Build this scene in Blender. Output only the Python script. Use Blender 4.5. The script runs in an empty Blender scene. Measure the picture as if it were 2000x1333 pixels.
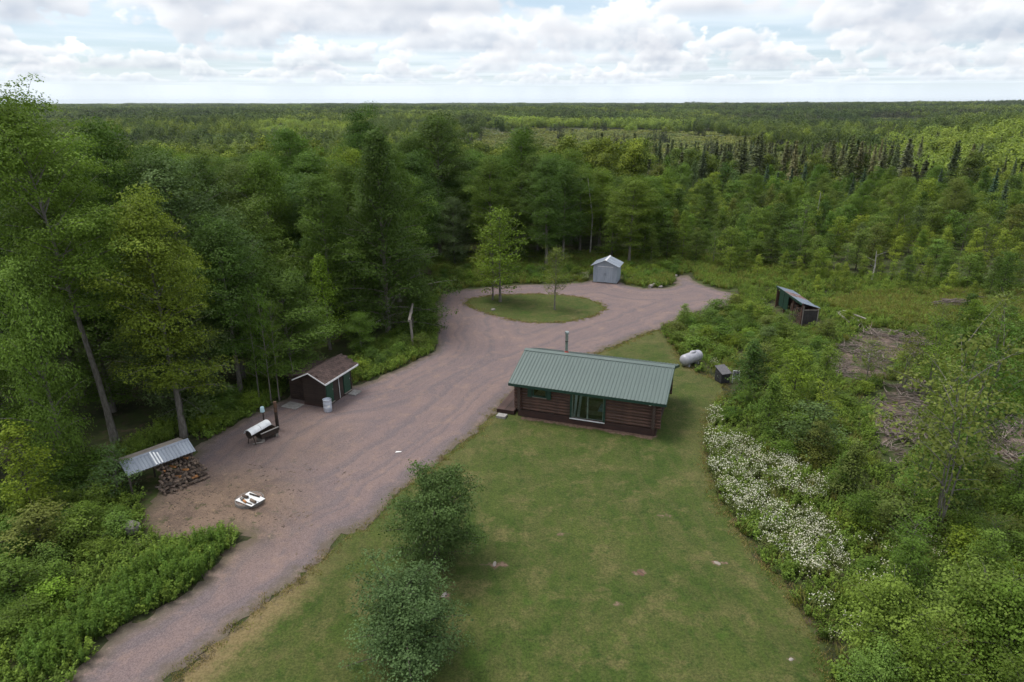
import bpy, math, random
import numpy as np
from mathutils import Vector, Matrix
from mathutils.geometry import delaunay_2d_cdt

random.seed(7)
S = bpy.context.scene
COL = S.collection

# ------------------------------------------------------------------ camera, sky, sun, exposure
CAM_H = 20.0
F_PX = 1333.0
PITCH = math.atan2(466, 1333)
cam = bpy.data.cameras.new('camera')
cam.lens = 24.0
cam.sensor_width = 36.0
cam.clip_start = 0.5
cam.clip_end = 40000
cam_o = bpy.data.objects.new('camera', cam)
COL.objects.link(cam_o)
cam_o.location = (0, 0, CAM_H)
cam_o.rotation_euler = (math.pi / 2 - PITCH, 0, 0)
S.camera = cam_o

SUN_DIR = Vector((-0.38, 0.16, 0.9)).normalized()       # towards the sun
SUN_EL = math.asin(SUN_DIR.z)
SUN_AZ = math.atan2(SUN_DIR.x, SUN_DIR.y)
sun = bpy.data.lights.new('sun', 'SUN')
sun.energy = 1.35
sun.angle = math.radians(26)
sun.color = (1.0, 0.95, 0.87)
sun_o = bpy.data.objects.new('sun', sun)
COL.objects.link(sun_o)
sun_o.rotation_euler = SUN_DIR.to_track_quat('Z', 'Y').to_euler()

S.view_settings.view_transform = 'Standard'
S.view_settings.look = 'None'
S.view_settings.gamma = 1
S.view_settings.exposure = 1.28
S.view_settings.use_curve_mapping = False
S.cycles.max_bounces = 6
S.cycles.diffuse_bounces = 2
S.cycles.transmission_bounces = 3
S.cycles.transparent_max_bounces = 6
S.cycles.glossy_bounces = 2
S.cycles.use_adaptive_sampling = True
S.cycles.adaptive_threshold = 0.02


class NT:
    """Small helper to wire shader nodes."""
    def __init__(self, tree):
        self.t = tree
        tree.nodes.clear()

    def n(self, kind, **kw):
        nd = self.t.nodes.new(kind)
        for k, v in kw.items():
            if k == 'inp':
                for a, b in v.items():
                    if isinstance(b, bpy.types.NodeSocket):
                        self.t.links.new(b, nd.inputs[a])
                    else:
                        nd.inputs[a].default_value = b
            else:
                setattr(nd, k, v)
        return nd

    def m(self, op, a, b=None, c=None, clamp=False):
        nd = self.t.nodes.new('ShaderNodeMath')
        nd.operation = op
        nd.use_clamp = clamp
        for i, v in enumerate((a, b, c)):
            if v is None:
                continue
            if isinstance(v, bpy.types.NodeSocket):
                self.t.links.new(v, nd.inputs[i])
            else:
                nd.inputs[i].default_value = v
        return nd.outputs[0]

    def mix(self, f, a, b, blend='MIX'):
        nd = self.t.nodes.new('ShaderNodeMix')
        nd.data_type = 'RGBA'
        nd.blend_type = blend
        for i, v in ((0, f), (6, a), (7, b)):
            if isinstance(v, bpy.types.NodeSocket):
                self.t.links.new(v, nd.inputs[i])
            else:
                nd.inputs[i].default_value = v if i == 0 else (tuple(v) + (1,))[:4]
        return nd.outputs[2]

    def ss(self, v, lo, hi, a=0.0, b=1.0):
        nd = self.t.nodes.new('ShaderNodeMapRange')
        nd.interpolation_type = 'SMOOTHSTEP'
        self.t.links.new(v, nd.inputs[0])
        for i, x in zip((1, 2, 3, 4), (lo, hi, a, b)):
            nd.inputs[i].default_value = x
        return nd.outputs[0]

    def noise(self, vec, scale, detail=3, rough=.55, dims='3D', dist=0.0):
        nd = self.t.nodes.new('ShaderNodeTexNoise')
        nd.noise_dimensions = dims
        if vec is not None:
            self.t.links.new(vec, nd.inputs['Vector'])
        nd.inputs['Scale'].default_value = scale
        nd.inputs['Detail'].default_value = detail
        nd.inputs['Roughness'].default_value = rough
        nd.inputs['Distortion'].default_value = dist
        return nd.outputs[0]


def make_world():
    w = bpy.data.worlds.new('World')
    S.world = w
    w.use_nodes = True
    N = NT(w.node_tree)
    sky = N.n('ShaderNodeTexSky', sky_type='NISHITA', sun_disc=False, sun_elevation=SUN_EL, sun_rotation=SUN_AZ,
              altitude=400, air_density=1.0, dust_density=1.2, ozone_density=1.0)
    blue = N.mix(1.0, sky.outputs[0], (0.1, 0.1, 0.1), 'MULTIPLY')
    tc = N.n('ShaderNodeTexCoord')
    sep = N.n('ShaderNodeSeparateXYZ', inp={0: tc.outputs['Generated']})
    x, y, z = sep.outputs
    hl = N.m('MAXIMUM', N.m('SQRT', N.m('ADD', N.m('MULTIPLY', x, x), N.m('MULTIPLY', y, y))), .001)
    hx, hy = N.m('DIVIDE', x, hl), N.m('DIVIDE', y, hl)
    el = N.m('DIVIDE', z, hl)                      # tangent of the elevation
    zz = N.m('MAXIMUM', z, 0.02)
    px, py = N.m('DIVIDE', x, zz), N.m('DIVIDE', y, zz)

    def over(dst, src, alpha):
        return N.mix(alpha, dst, src)
    # clear sky with a thin veil
    v2 = N.n('ShaderNodeCombineXYZ', inp={0: px, 1: py, 2: 9.0}).outputs[0]
    veil = N.ss(N.noise(v2, .16, 4, .6), .36, .62, .22, .72)
    tot = N.mix(veil, N.mix(.35, blue, (0.42, 0.62, 0.82)), (0.80, 0.86, 0.92))
    # flat-based cumulus in ranks, farthest first; unit = height of the cloud base
    d = 40.0
    k = 0
    while d > 4.4:
        t = N.m('MULTIPLY', N.m('SUBTRACT', el, 1.0 / d), d)          # height above the base
        vz = N.m('MULTIPLY_ADD', t, 1.35, 7.31 * k + CL_SEED)
        v = N.n('ShaderNodeCombineXYZ', inp={0: N.m('MULTIPLY', hx, d), 1: N.m('MULTIPLY', hy, d), 2: vz}).outputs[0]
        nz = N.noise(v, CL_SCALE, 5, 0.54)
        vu = N.n('ShaderNodeVectorMath', operation='ADD', inp={0: v, 1: (-.10, 0, .17)}).outputs[0]
        nu = N.noise(vu, CL_SCALE, 3, 0.53)
        tp = N.m('MAXIMUM', t, 0.0)
        dens = N.m('SUBTRACT', nz, N.m('MULTIPLY_ADD', tp, .20, CL_COVER))
        al = N.m('MULTIPLY', N.ss(dens, 0.0, .040), N.ss(t, -.16, .03))
        lit = N.m('ADD', N.m('MULTIPLY_ADD', tp, .95, .22), N.m('MULTIPLY', N.m('SUBTRACT', nz, nu), 4.2))
        lit = N.m('ADD', lit, N.ss(dens, .0, .10, .28, .0))
        c = N.mix(N.m('MINIMUM', N.m('MAXIMUM', lit, 0.0), 1.0), (0.46, 0.505, 0.585), (1.02, 1.0, 0.985))
        fade = min(1.0, 9.0 / d) * .45 + .5
        tot = over(tot, c, N.m('MULTIPLY', al, fade))
        d /= 1.29
        k += 1
    # the same cover seen from below, overhead
    n3 = N.noise(v2, .42, 4, .55)
    cov = N.m('MULTIPLY', N.ss(n3, .44, .52), N.ss(el, .20, .36))
    tot = over(tot, N.mix(N.ss(n3, .46, .66), (.92, .93, .95), (.55, .59, .66)), cov)
    # air near the horizon
    hz = N.ss(z, 0.0, 0.046, 0.72, 0.0)
    tot = N.mix(hz, tot, (0.80, 0.88, 0.96))
    low = N.ss(z, -0.02, 0.0, 1.0, 0.0)
    tot = N.mix(low, tot, (0.30, 0.36, 0.30))
    b = N.n('ShaderNodeBackground', inp={0: tot, 1: SKY_LEVEL})
    o = N.n('ShaderNodeOutputWorld', inp={0: b.outputs[0]})
    w.cycles.sampling_method = 'MANUAL'
    w.cycles.sample_map_resolution = 512


SKY_LEVEL = 0.52
CL_SCALE = 0.52
CL_COVER = 0.450
CL_THICK = 0.85
CL_SEED = 3.7
make_world()

# ------------------------------------------------------------------ pixel (2000x1333 photo) -> place on the ground
cP, sP = math.cos(PITCH), math.sin(PITCH)


def G(px, py, h=0.0):
    u = (px - 1000) / F_PX
    v = (py - 666) / F_PX
    z = (CAM_H - h) / (sP + cP * v)
    return (u * z, z * (cP - sP * v))


def P(X, Y, Z=0.0):
    dz = Z - CAM_H
    z = Y * cP - dz * sP
    return (1000 + F_PX * X / z, 666 - F_PX * (Y * sP + dz * cP) / z)


def top_at(px, py, Y):
    """X and height of a thing at distance Y whose top shows at the pixel."""
    v = (py - 666) / F_PX
    fwd = cP - sP * v
    h = CAM_H - Y * (sP + cP * v) / fwd
    z = Y / fwd
    return ((px - 1000) / F_PX * z, h)


def sstep(a, b, x):
    t = np.clip((np.asarray(x, float) - a) / (b - a), 0, 1)
    return t * t * (3 - 2 * t)


_rs = np.random.RandomState(5)
_WV = [(_rs.uniform(-1, 1), _rs.uniform(-1, 1), _rs.uniform(0, 6.28)) for _ in range(24)]


def fnoise(x, y, wl):
    """smooth pseudo noise, about -1..1, wavelength wl"""
    x = np.asarray(x, float) * 6.28 / wl
    y = np.asarray(y, float) * 6.28 / wl
    s = 0
    for i, (a, b, c) in enumerate(_WV[:9]):
        s = s + np.sin(x * a * 1.3 + y * b * 1.3 + c + 1.7 * np.sin(y * a * .7 - x * b * .6 + c * 2))
    return s / 4.0


def ground_z(x, y):
    x = np.asarray(x, float)
    y = np.asarray(y, float)
    r = np.sqrt(x * x + y * y)
    ang = x / np.maximum(y, 1.0)
    fall = -13.0 * sstep(105, 300, y + 0.25 * np.abs(x))
    left = sstep(.05, -.35, ang * -1) if False else sstep(-.02, .35, -ang)
    rise = (10.5 - 1.5 * left) * sstep(700, 1900, y) + left * 3.0 * sstep(330, 700, y) - left * 4.5 * sstep(1100, 2500, y)
    right = sstep(.22, .55, ang)
    rise = rise + right * 7.0 * sstep(900, 2200, y)
    hill = 13.0 * sstep(.46, .82, ang) * sstep(160, 420, y) * (1 - .6 * sstep(600, 1000, y))
    rough = (fnoise(x, y, 1300) * 3.2 + fnoise(y, x, 430) * 1.8) * sstep(200, 900, r)
    return fall + rise + hill + rough


# ------------------------------------------------------------------ mesh helpers
def mesh_np(name, V, faces, mats, attrs=None, smooth=False, mat_idx=None):
    """faces: list of int arrays (n,k)."""
    me = bpy.data.meshes.new(name)
    V = np.asarray(V, dtype=np.float32)
    me.vertices.add(len(V))
    me.vertices.foreach_set('co', V.ravel())
    faces = [np.asarray(f, dtype=np.int32) for f in faces if len(f)]
    tot = np.concatenate([np.full(len(f), f.shape[1], dtype=np.int32) for f in faces])
    loops = np.concatenate([f.ravel() for f in faces])
    me.loops.add(len(loops))
    me.loops.foreach_set('vertex_index', loops)
    me.polygons.add(len(tot))
    start = np.concatenate([[0], np.cumsum(tot)[:-1]]).astype(np.int32)
    me.polygons.foreach_set('loop_start', start)
    try:
        me.polygons.foreach_set('loop_total', tot)
    except Exception:
        pass
    if not isinstance(mats, (list, tuple)):
        mats = [mats]
    for m in mats:
        me.materials.append(m)
    if mat_idx is not None:
        me.polygons.foreach_set('material_index', np.asarray(mat_idx, dtype=np.int32))
    if smooth:
        me.polygons.foreach_set('use_smooth', np.ones(len(tot), dtype=bool))
    for k, a in (attrs or {}).items():
        at = me.attributes.new(k, 'FLOAT', 'POINT')
        at.data.foreach_set('value', np.asarray(a, dtype=np.float32))
    me.update(calc_edges=True)
    me.validate()
    return me


class MB:
    """collects simple solids into one mesh"""
    def __init__(self):
        self.v = []
        self.f = []
        self.mi = []

    def add(self, vs, fs, mi=0):
        b = len(self.v)
        self.v += [tuple(p) for p in vs]
        for f in fs:
            self.f.append([i + b for i in f])
            self.mi.append(mi)
        return self

    def box(self, x0, x1, y0, y1, z0, z1, mi=0):
        return self.add([(x0, y0, z0), (x1, y0, z0), (x1, y1, z0), (x0, y1, z0), (x0, y0, z1), (x1, y0, z1), (x1, y1, z1), (x0, y1, z1)],
                        [(0, 3, 2, 1), (4, 5, 6, 7), (0, 1, 5, 4), (1, 2, 6, 5), (2, 3, 7, 6), (3, 0, 4, 7)], mi)

    def tube(self, pts, rad, seg=8, cap=True, mi=0, jit=0.0):
        pts = [Vector(p) for p in pts]
        n = len(pts)
        if not hasattr(rad, '__len__'):
            rad = [rad] * n
        vs, fs = [], []
        ref = None
        for i, p in enumerate(pts):
            d = (pts[min(i + 1, n - 1)] - pts[max(i - 1, 0)]).normalized()
            if ref is None:
                ref = d.orthogonal().normalized()
            ref = (ref - d * ref.dot(d)).normalized()
            b = d.cross(ref)
            for k in range(seg):
                a = 2 * math.pi * k / seg
                r = rad[i] * (1 + random.uniform(-jit, jit))
                vs.append(p + ref * (r * math.cos(a)) + b * (r * math.sin(a)))
        for i in range(n - 1):
            for k in range(seg):
                k2 = (k + 1) % seg
                fs.append((i * seg + k, i * seg + k2, (i + 1) * seg + k2, (i + 1) * seg + k))
        if cap:
            fs.append(tuple(range(seg))[::-1])
            fs.append(tuple(range((n - 1) * seg, n * seg)))
        return self.add(vs, fs, mi)

    def prism(self, poly, d, mi=0):
        """closed polygon (3D points) extruded by vector d"""
        n = len(poly)
        d = Vector(d)
        a = [Vector(p) for p in poly]
        vs = a + [p + d for p in a]
        fs = [tuple(range(n))[::-1], tuple(range(n, 2 * n))] + [(i, (i + 1) % n, n + (i + 1) % n, n + i) for i in range(n)]
        return self.add(vs, fs, mi)

    def lathe(self, prof, seg=16, mi=0, c=(0, 0, 0)):
        vs, fs = [], []
        for r, z in prof:
            for k in range(seg):
                a = 2 * math.pi * k / seg
                vs.append((c[0] + r * math.cos(a), c[1] + r * math.sin(a), c[2] + z))
        for i in range(len(prof) - 1):
            for k in range(seg):
                k2 = (k + 1) % seg
                fs.append((i * seg + k, i * seg + k2, (i + 1) * seg + k2, (i + 1) * seg + k))
        fs.append(tuple(range(seg))[::-1])
        fs.append(tuple(range((len(prof) - 1) * seg, len(prof) * seg)))
        return self.add(vs, fs, mi)

    def xf(self, M):
        self.v = [tuple(M @ Vector(p)) for p in self.v]
        return self

    def mesh(self, name, mats, smooth=False):
        me = bpy.data.meshes.new(name)
        me.from_pydata(self.v, [], self.f)
        for m in (mats if isinstance(mats, (list, tuple)) else [mats]):
            me.materials.append(m)
        me.polygons.foreach_set('material_index', self.mi)
        if smooth:
            me.polygons.foreach_set('use_smooth', [True] * len(self.f))
            try:
                me.set_sharp_from_angle(angle=math.radians(40))
            except Exception:
                pass
        me.update()
        return me

    def build(self, name, mats, parent=None, smooth=False, loc=None, rot=None):
        return link(name, self.mesh(name, mats, smooth), parent, loc, rot)


def link(name, me, parent=None, loc=None, rot=None, scale=None):
    o = bpy.data.objects.new(name, me)
    COL.objects.link(o)
    if parent is not None:
        o.parent = parent
    if loc is not None:
        o.location = loc
    if rot is not None:
        o.rotation_euler = rot
    if scale is not None:
        o.scale = scale if hasattr(scale, '__len__') else (scale,) * 3
    return o


def tag(o, label=None, cat=None, group=None, kind=None):
    for k, v in (('label', label), ('category', cat), ('group', group), ('kind', kind)):
        if v:
            o[k] = v
    return o


def thing(name, label, cat, loc=(0, 0, 0), rz=0.0, group=None):
    o = bpy.data.objects.new(name, None)
    o.empty_display_size = 0.3
    COL.objects.link(o)
    o.location = loc
    o.rotation_euler = (0, 0, rz)
    return tag(o, label, cat, group)


# ------------------------------------------------------------------ materials
def mat(name, c1, c2=None, rough=0.7, metal=0.0, scale=6.0, detail=4, stretch=(1, 1, 1), bump=0.0, bscale=None, lo=.35, hi=.65,
        spot=None, spot_scale=1.5, spot_lo=.6, spec=0.4, rand=0.0):
    m = bpy.data.materials.new(name)
    m.use_nodes = True
    N = NT(m.node_tree)
    tc = N.n('ShaderNodeTexCoord')
    mp = N.n('ShaderNodeMapping', inp={0: tc.outputs['Object'], 3: stretch}).outputs[0]
    c2 = c2 or tuple(x * .8 for x in c1)
    f = N.ss(N.noise(mp, scale, detail), lo, hi)
    col = N.mix(f, c1, c2)
    if spot:
        s = N.ss(N.noise(mp, spot_scale, 4, .6), spot_lo, spot_lo + .1)
        col = N.mix(s, col, spot)
    if rand:
        oi = N.n('ShaderNodeObjectInfo')
        k = N.m('MULTIPLY_ADD', oi.outputs['Random'], 2 * rand, 1 - rand)
        col = N.n('ShaderNodeVectorMath', operation='SCALE', inp={0: col, 'Scale': k}).outputs[0]
    bs = N.n('ShaderNodeBsdfPrincipled', inp={'Base Color': col, 'Roughness': rough, 'Metallic': metal, 'Specular IOR Level': spec})
    if bump:
        bn = N.noise(mp, bscale or scale * 2, 5, .6)
        b = N.n('ShaderNodeBump', inp={'Strength': bump, 'Distance': 0.05, 'Height': bn})
        N.t.links.new(b.outputs[0], bs.inputs['Normal'])
    N.n('ShaderNodeOutputMaterial', inp={0: bs.outputs[0]})
    return m


def leaf_mat(name, dark, light, obj_color=False, transl=0.28, rnd=.25, hue=.5, big=0.0):
    m = bpy.data.materials.new(name)
    m.use_nodes = True
    N = NT(m.node_tree)
    at = N.n('ShaderNodeAttribute', attribute_name='tint')
    oi = N.n('ShaderNodeObjectInfo')
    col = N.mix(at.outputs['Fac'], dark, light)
    if obj_color:
        col = N.mix(1.0, col, oi.outputs['Color'], 'MULTIPLY')
    r = oi.outputs['Random']
    if rnd:
        k = N.m('MULTIPLY_ADD', r, 2 * rnd, 1 - rnd)
        col = N.n('ShaderNodeVectorMath', operation='SCALE', inp={0: col, 'Scale': k}).outputs[0]
        r2 = N.m('FRACT', N.m('MULTIPLY', r, 17.31))
        col2 = N.mix(1.0, col, (1.25, 1.08, .78), 'MULTIPLY')
        col = N.mix(N.m('MULTIPLY', r2, hue), col, col2)
    if big:
        # stands of different species change over tens and hundreds of metres
        ge = N.n('ShaderNodeNewGeometry')
        b = N.ss(N.noise(ge.outputs['Position'], .011, 3, .6), .40, .60)
        b2 = N.ss(N.noise(ge.outputs['Position'], .0026, 3, .6), .44, .56)
        col = N.mix(N.m('MULTIPLY', b2, big), col, N.mix(1.0, col, (.40, .47, .56), 'MULTIPLY'))
        col = N.mix(N.m('MULTIPLY', b, big), col, N.mix(1.0, col, (1.75, 1.52, .95), 'MULTIPLY'))
    bs = N.n('ShaderNodeBsdfPrincipled', inp={'Base Color': col, 'Roughness': .62, 'Specular IOR Level': .12})
    tr = N.n('ShaderNodeBsdfTranslucent', inp={0: N.mix(1.0, col, (1.15, 1.25, .7), 'MULTIPLY')})
    mx = N.n('ShaderNodeMixShader', inp={0: transl, 1: bs.outputs[0], 2: tr.outputs[0]})
    N.n('ShaderNodeOutputMaterial', inp={0: mx.outputs[0]})
    return m


def ground_mat(name, build):
    m = bpy.data.materials.new(name)
    m.use_nodes = True
    N = NT(m.node_tree)
    geo = N.n('ShaderNodeNewGeometry')
    col, bump, rough = build(N, geo.outputs['Position'])
    bs = N.n('ShaderNodeBsdfPrincipled', inp={'Base Color': col, 'Roughness': rough, 'Specular IOR Level': .2})
    if bump is not None:
        b = N.n('ShaderNodeBump', inp={'Strength': .5, 'Distance': 0.06, 'Height': bump})
        N.t.links.new(b.outputs[0], bs.inputs['Normal'])
    N.n('ShaderNodeOutputMaterial', inp={0: bs.outputs[0]})
    return m


def att(N, k):
    return N.n('ShaderNodeAttribute', attribute_name=k).outputs['Fac']


def b_forest(N, pos):
    a = N.ss(N.noise(pos, .35, 5, .6), .4, .6)
    c = N.mix(a, (.030, .036, .014), (.055, .075, .020))
    s = N.ss(N.noise(pos, 1.7, 5, .65), .5, .65)
    c = N.mix(s, c, (.075, .058, .036))
    # open bog and fields far off, green with straw-coloured patches
    field = att(N, 'open')
    f2 = N.ss(N.noise(pos, .012, 5, .6), .42, .60)
    fc = N.mix(f2, (.075, .100, .030), (.150, .140, .062))
    fc = N.mix(N.ss(N.noise(pos, .12, 4, .6), .42, .6), fc, (.05, .07, .024))
    c = N.mix(field, c, fc)
    return c, N.noise(pos, 6, 5, .65), .9


def b_lawn(N, pos):
    mp = N.n('ShaderNodeMapping', inp={0: pos, 2: (0, 0, .32), 3: (1.5, .38, 1)}).outputs[0]
    n1 = N.ss(N.noise(pos, .20, 6, .66), .36, .64)
    c = N.mix(n1, (0.041, 0.070, 0.012), (0.068, 0.090, 0.021))
    n2 = N.ss(N.noise(pos, .55, 6, .72), .46, .66)
    c = N.mix(N.m('MULTIPLY', n2, .95), c, (0.117, 0.108, 0.044))
    n6 = N.ss(N.noise(mp, .9, 5, .7), .44, .62)                  # streaks left by the mower
    c = N.mix(N.m('MULTIPLY', n6, .80), c, (0.074, 0.084, 0.026))
    n4 = N.ss(N.noise(pos, 1.3, 6, .72), .50, .72)
    c = N.mix(N.m('MULTIPLY', n4, .8), c, (0.025, 0.054, 0.009))
    n7 = N.ss(N.noise(pos, .33, 4, .6), .60, .72)
    c = N.mix(N.m('MULTIPLY', n7, .6), c, (0.043, 0.096, 0.011))
    n3 = N.noise(pos, 11, 6, .8)
    c = N.mix(N.ss(n3, .30, .72), N.mix(1.0, c, (.46, .50, .44), 'MULTIPLY'), N.mix(1.0, c, (1.36, 1.32, 1.28), 'MULTIPLY'))
    nb = N.noise(pos, 2.2, 6, .75)
    e = N.m('ADD', att(N, 'edge'), N.m('MULTIPLY', N.m('SUBTRACT', nb, .5), 3.2))
    dry = N.m('MULTIPLY', N.ss(e, .3, 1.9, 1.0, 0.0), att(N, 'dry'))
    c = N.mix(dry, c, N.mix(N.ss(n3, .35, .65), (0.127, 0.096, 0.045), (0.204, 0.158, 0.078)))
    bare = N.m('MULTIPLY', N.ss(e, -.3, .45, 1.0, 0.0), N.ss(att(N, 'dry'), .35, .7))
    c = N.mix(bare, c, N.mix(N.ss(n3, .4, .6), (0.052, 0.043, 0.028), (0.106, 0.084, 0.055)))
    return c, N.noise(pos, 9, 5, .7), .95


def b_gravel(N, pos):
    n1 = N.ss(N.noise(pos, .16, 4, .6), .38, .62)
    c = N.mix(n1, (0.171, 0.130, 0.129), (0.198, 0.146, 0.137))
    # wear bands that follow the sides of the drive
    e = att(N, 'edge')
    wv = N.n('ShaderNodeCombineXYZ', inp={0: N.m('ADD', e, N.m('MULTIPLY', N.noise(pos, .25, 2), 1.4))}).outputs[0]
    band = N.ss(N.noise(wv, 1.05, 3, .6), .40, .62)
    c = N.mix(N.m('MULTIPLY', band, .75), c, (0.130, 0.110, 0.117))
    n5 = N.ss(N.noise(pos, .8, 6, .7), .50, .68)
    c = N.mix(N.m('MULTIPLY', n5, .5), c, (0.249, 0.174, 0.142))
    dirt = att(N, 'dirt')
    n2 = N.ss(N.noise(pos, .55, 6, .7), .34, .60)
    dc = N.mix(n2, (0.109, 0.078, 0.059), (0.183, 0.129, 0.093))
    dc = N.mix(N.ss(N.noise(pos, 1.5, 5, .7), .56, .66), dc, (0.061, 0.064, 0.025))
    dc = N.mix(N.ss(N.noise(pos, 2.6, 4, .7), .60, .68), dc, (0.252, 0.178, 0.113))
    c = N.mix(dirt, c, dc)
    fine = N.noise(pos, 16, 4, .8)
    c = N.mix(N.ss(fine, .28, .72), N.mix(1.0, c, (.66, .65, .66), 'MULTIPLY'), N.mix(1.0, c, (1.3, 1.3, 1.3), 'MULTIPLY'))
    peb = N.n('ShaderNodeTexVoronoi', inp={'Vector': pos, 'Scale': 9.0})
    pm = N.m('MULTIPLY', N.ss(peb.outputs['Distance'], .05, .16, 1.0, 0.0), N.ss(N.noise(pos, 5.1, 2), .56, .62))
    c = N.mix(N.m('MULTIPLY', pm, .8), c, (0.366, 0.329, 0.315))
    nb = N.noise(pos, 1.6, 5, .7)
    ee = N.m('ADD', e, N.m('MULTIPLY', N.m('SUBTRACT', nb, .5), 2.4))
    c = N.mix(N.ss(ee, .0, .9, .7, 0.0), c, N.mix(N.ss(nb, .4, .6), (0.100, 0.082, 0.058), (0.074, 0.076, 0.032)))
    return c, N.noise(pos, 22, 4, .75), .95


def b_slash(N, pos):
    a = N.ss(N.noise(pos, 1.1, 5, .65), .38, .62)
    c = N.mix(a, (0.081, 0.058, 0.044), (0.170, 0.128, 0.109))
    g = N.ss(N.noise(pos, .6, 4, .6), .52, .62)
    c = N.mix(g, c, (0.043, 0.064, 0.017))
    e = N.m('ADD', att(N, 'edge'), N.m('MULTIPLY', N.m('SUBTRACT', N.noise(pos, 1.3, 4, .65), .5), 3.4))
    c = N.mix(N.ss(e, .2, 1.0, 1.0, 0.0), c, (0.038, 0.053, 0.015))
    return c, N.noise(pos, 7, 5, .7), .95


M = {}
M['forest_floor'] = ground_mat('forest_floor', b_forest)
M['lawn'] = ground_mat('mown_lawn', b_lawn)
M['gravel'] = ground_mat('red_gravel', b_gravel)
M['slash_soil'] = ground_mat('cleared_soil', b_slash)
M['log'] = mat('stained_log', (.108, .057, .042), (.060, .034, .027), .72, stretch=(.25, 1, 1), scale=9, bump=.4, rand=.2)
M['log_end'] = mat('log_end', (.075, .052, .042), (.036, .025, .021), .85, scale=9)
M['skirt'] = mat('skirting_board', (0.050, 0.025, 0.020), (0.034, 0.018, 0.016), .8, scale=5, stretch=(.3, 1, 1))
M['deck'] = mat('deck_board', (.078, .046, .040), (.048, .029, .026), .75, scale=6, stretch=(1, .2, 1), spot=(.14, .125, .125), spot_scale=2, rand=.35)
M['green_roof'] = mat('green_metal_roof', (.094, .128, .120), (.084, .115, .109), .45, metal=.0, scale=1.2, stretch=(1, .3, 1), spot=(.118, .150, .142), spot_scale=.7, spec=.4)
M['green_trim'] = mat('green_trim', (.016, .050, .036), (.012, .038, .028), .5, scale=4)
M['white_trim'] = mat('white_trim', (.74, .75, .76), (.62, .63, .65), .5, scale=5)
M['curtain'] = mat('white_curtain', (.72, .74, .76), (.6, .64, .66), .8, scale=4)
M['interior'] = mat('pine_panelling', (.075, .052, .034), (.05, .036, .024), .7, scale=5, stretch=(1, 1, .2))
M['floor_in'] = mat('vinyl_floor', (.16, .15, .13), (.10, .10, .09), .4, scale=4)
M['sofa'] = mat('tan_fabric', (.20, .165, .12), (.15, .12, .085), .9, scale=8)
M['blue_cloth'] = mat('blue_cloth', (.20, .27, .33), (.14, .2, .26), .9, scale=8)
M['steel'] = mat('stainless_pipe', (.45, .48, .47), (.30, .34, .33), .35, metal=.8, scale=5)
M['pipe_green'] = mat('weathered_pipe', (.20, .25, .22), (.13, .17, .15), .5, metal=.4, scale=5)
M['red_boot'] = mat('red_rubber_boot', (.42, .075, .055), (.33, .06, .05), .6, scale=5)
M['concrete'] = mat('concrete', (.30, .29, .28), (.22, .21, .20), .9, scale=5, bump=.2)
M['dark_metal'] = mat('blackened_steel', (.030, .026, .024), (.05, .036, .028), .55, metal=.3, scale=6, spot=(.11, .05, .025), spot_scale=2.2)
M['rust'] = mat('rusty_pipe', (.115, .062, .036), (.06, .04, .03), .8, scale=5, spot=(.2, .11, .05), spot_scale=1.2)
M['white_metal'] = mat('white_painted_metal', (.78, .79, .80), (.66, .68, .70), .45, scale=3, spot=(.5, .47, .42), spot_scale=2.5, spot_lo=.66)
M['barrel'] = mat('pale_drum', (0.504, 0.538, 0.605), (0.420, 0.454, 0.521), .45, scale=3, spot=(.42, .40, .38), spot_scale=3, spot_lo=.64)
M['black_plastic'] = mat('black_inside', (.02, .02, .022), (.03, .03, .03), .6)
M['teal_plastic'] = mat('pale_teal_bucket', (.42, .60, .64), (.36, .52, .57), .45, scale=4)
M['shingle'] = mat('brown_shingle', (0.074, 0.047, 0.042), (0.044, 0.029, 0.027), .9, scale=9, bump=.3, rand=.30)
M['siding'] = mat('dark_brown_siding', (0.044, 0.028, 0.021), (0.028, 0.018, 0.015), .8, scale=6, stretch=(.3, .3, 1), rand=.15)
M['green_door'] = mat('green_door', (.018, .066, .040), (.014, .05, .032), .5, scale=5)
M['galv'] = mat('galvanised_sheet', (0.252, 0.281, 0.332), (0.202, 0.227, 0.273), .48, metal=.25, scale=2.0, stretch=(1, .4, 1), spot=(.20, .22, .26), spot_scale=1.6, rand=.10)
M['galv_white'] = mat('white_roof_sheet', (.80, .81, .83), (.70, .71, .74), .5, scale=3)
M['tan_board'] = mat('weathered_plywood', (.25, .22, .19), (.19, .165, .14), .9, scale=4, stretch=(.3, 1, 1), rand=.1)
M['shed_wall'] = mat('grey_shed_wall', (0.311, 0.353, 0.412), (0.269, 0.311, 0.361), .5, scale=2.5, stretch=(1, 1, .3), spot=(.42, .45, .49), spot_scale=1.4)
M['shed_side'] = mat('pale_shed_door', (0.353, 0.395, 0.454), (0.311, 0.353, 0.412), .5, scale=2.5, stretch=(1, 1, .3))
M['shed_roof'] = mat('shed_roof', (.30, .335, .395), (.26, .295, .355), .42, metal=.15, scale=2)
M['post'] = mat('weathered_wood', (.26, .235, .21), (.17, .15, .135), .9, scale=6, stretch=(3, 3, .4), bump=.3)
M['firewood'] = mat('firewood_bark', (.110, .080, .062), (.052, .039, .032), .9, scale=9, rand=.5)
M['firewood_end'] = mat('firewood_end', (.17, .125, .092), (.09, .068, .054), .9, scale=7, rand=.45)
M['firewood_fresh'] = mat('fresh_split_wood', (.36, .17, .06), (.24, .11, .045), .9, scale=8, rand=.3)
M['ash_ring'] = mat('fire_ring_sand', (.26, .19, .16), (.17, .13, .115), .95, scale=7)
M['stone'] = mat('field_stone', (.22, .20, .185), (.14, .13, .12), .9, scale=4, bump=.5)
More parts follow.
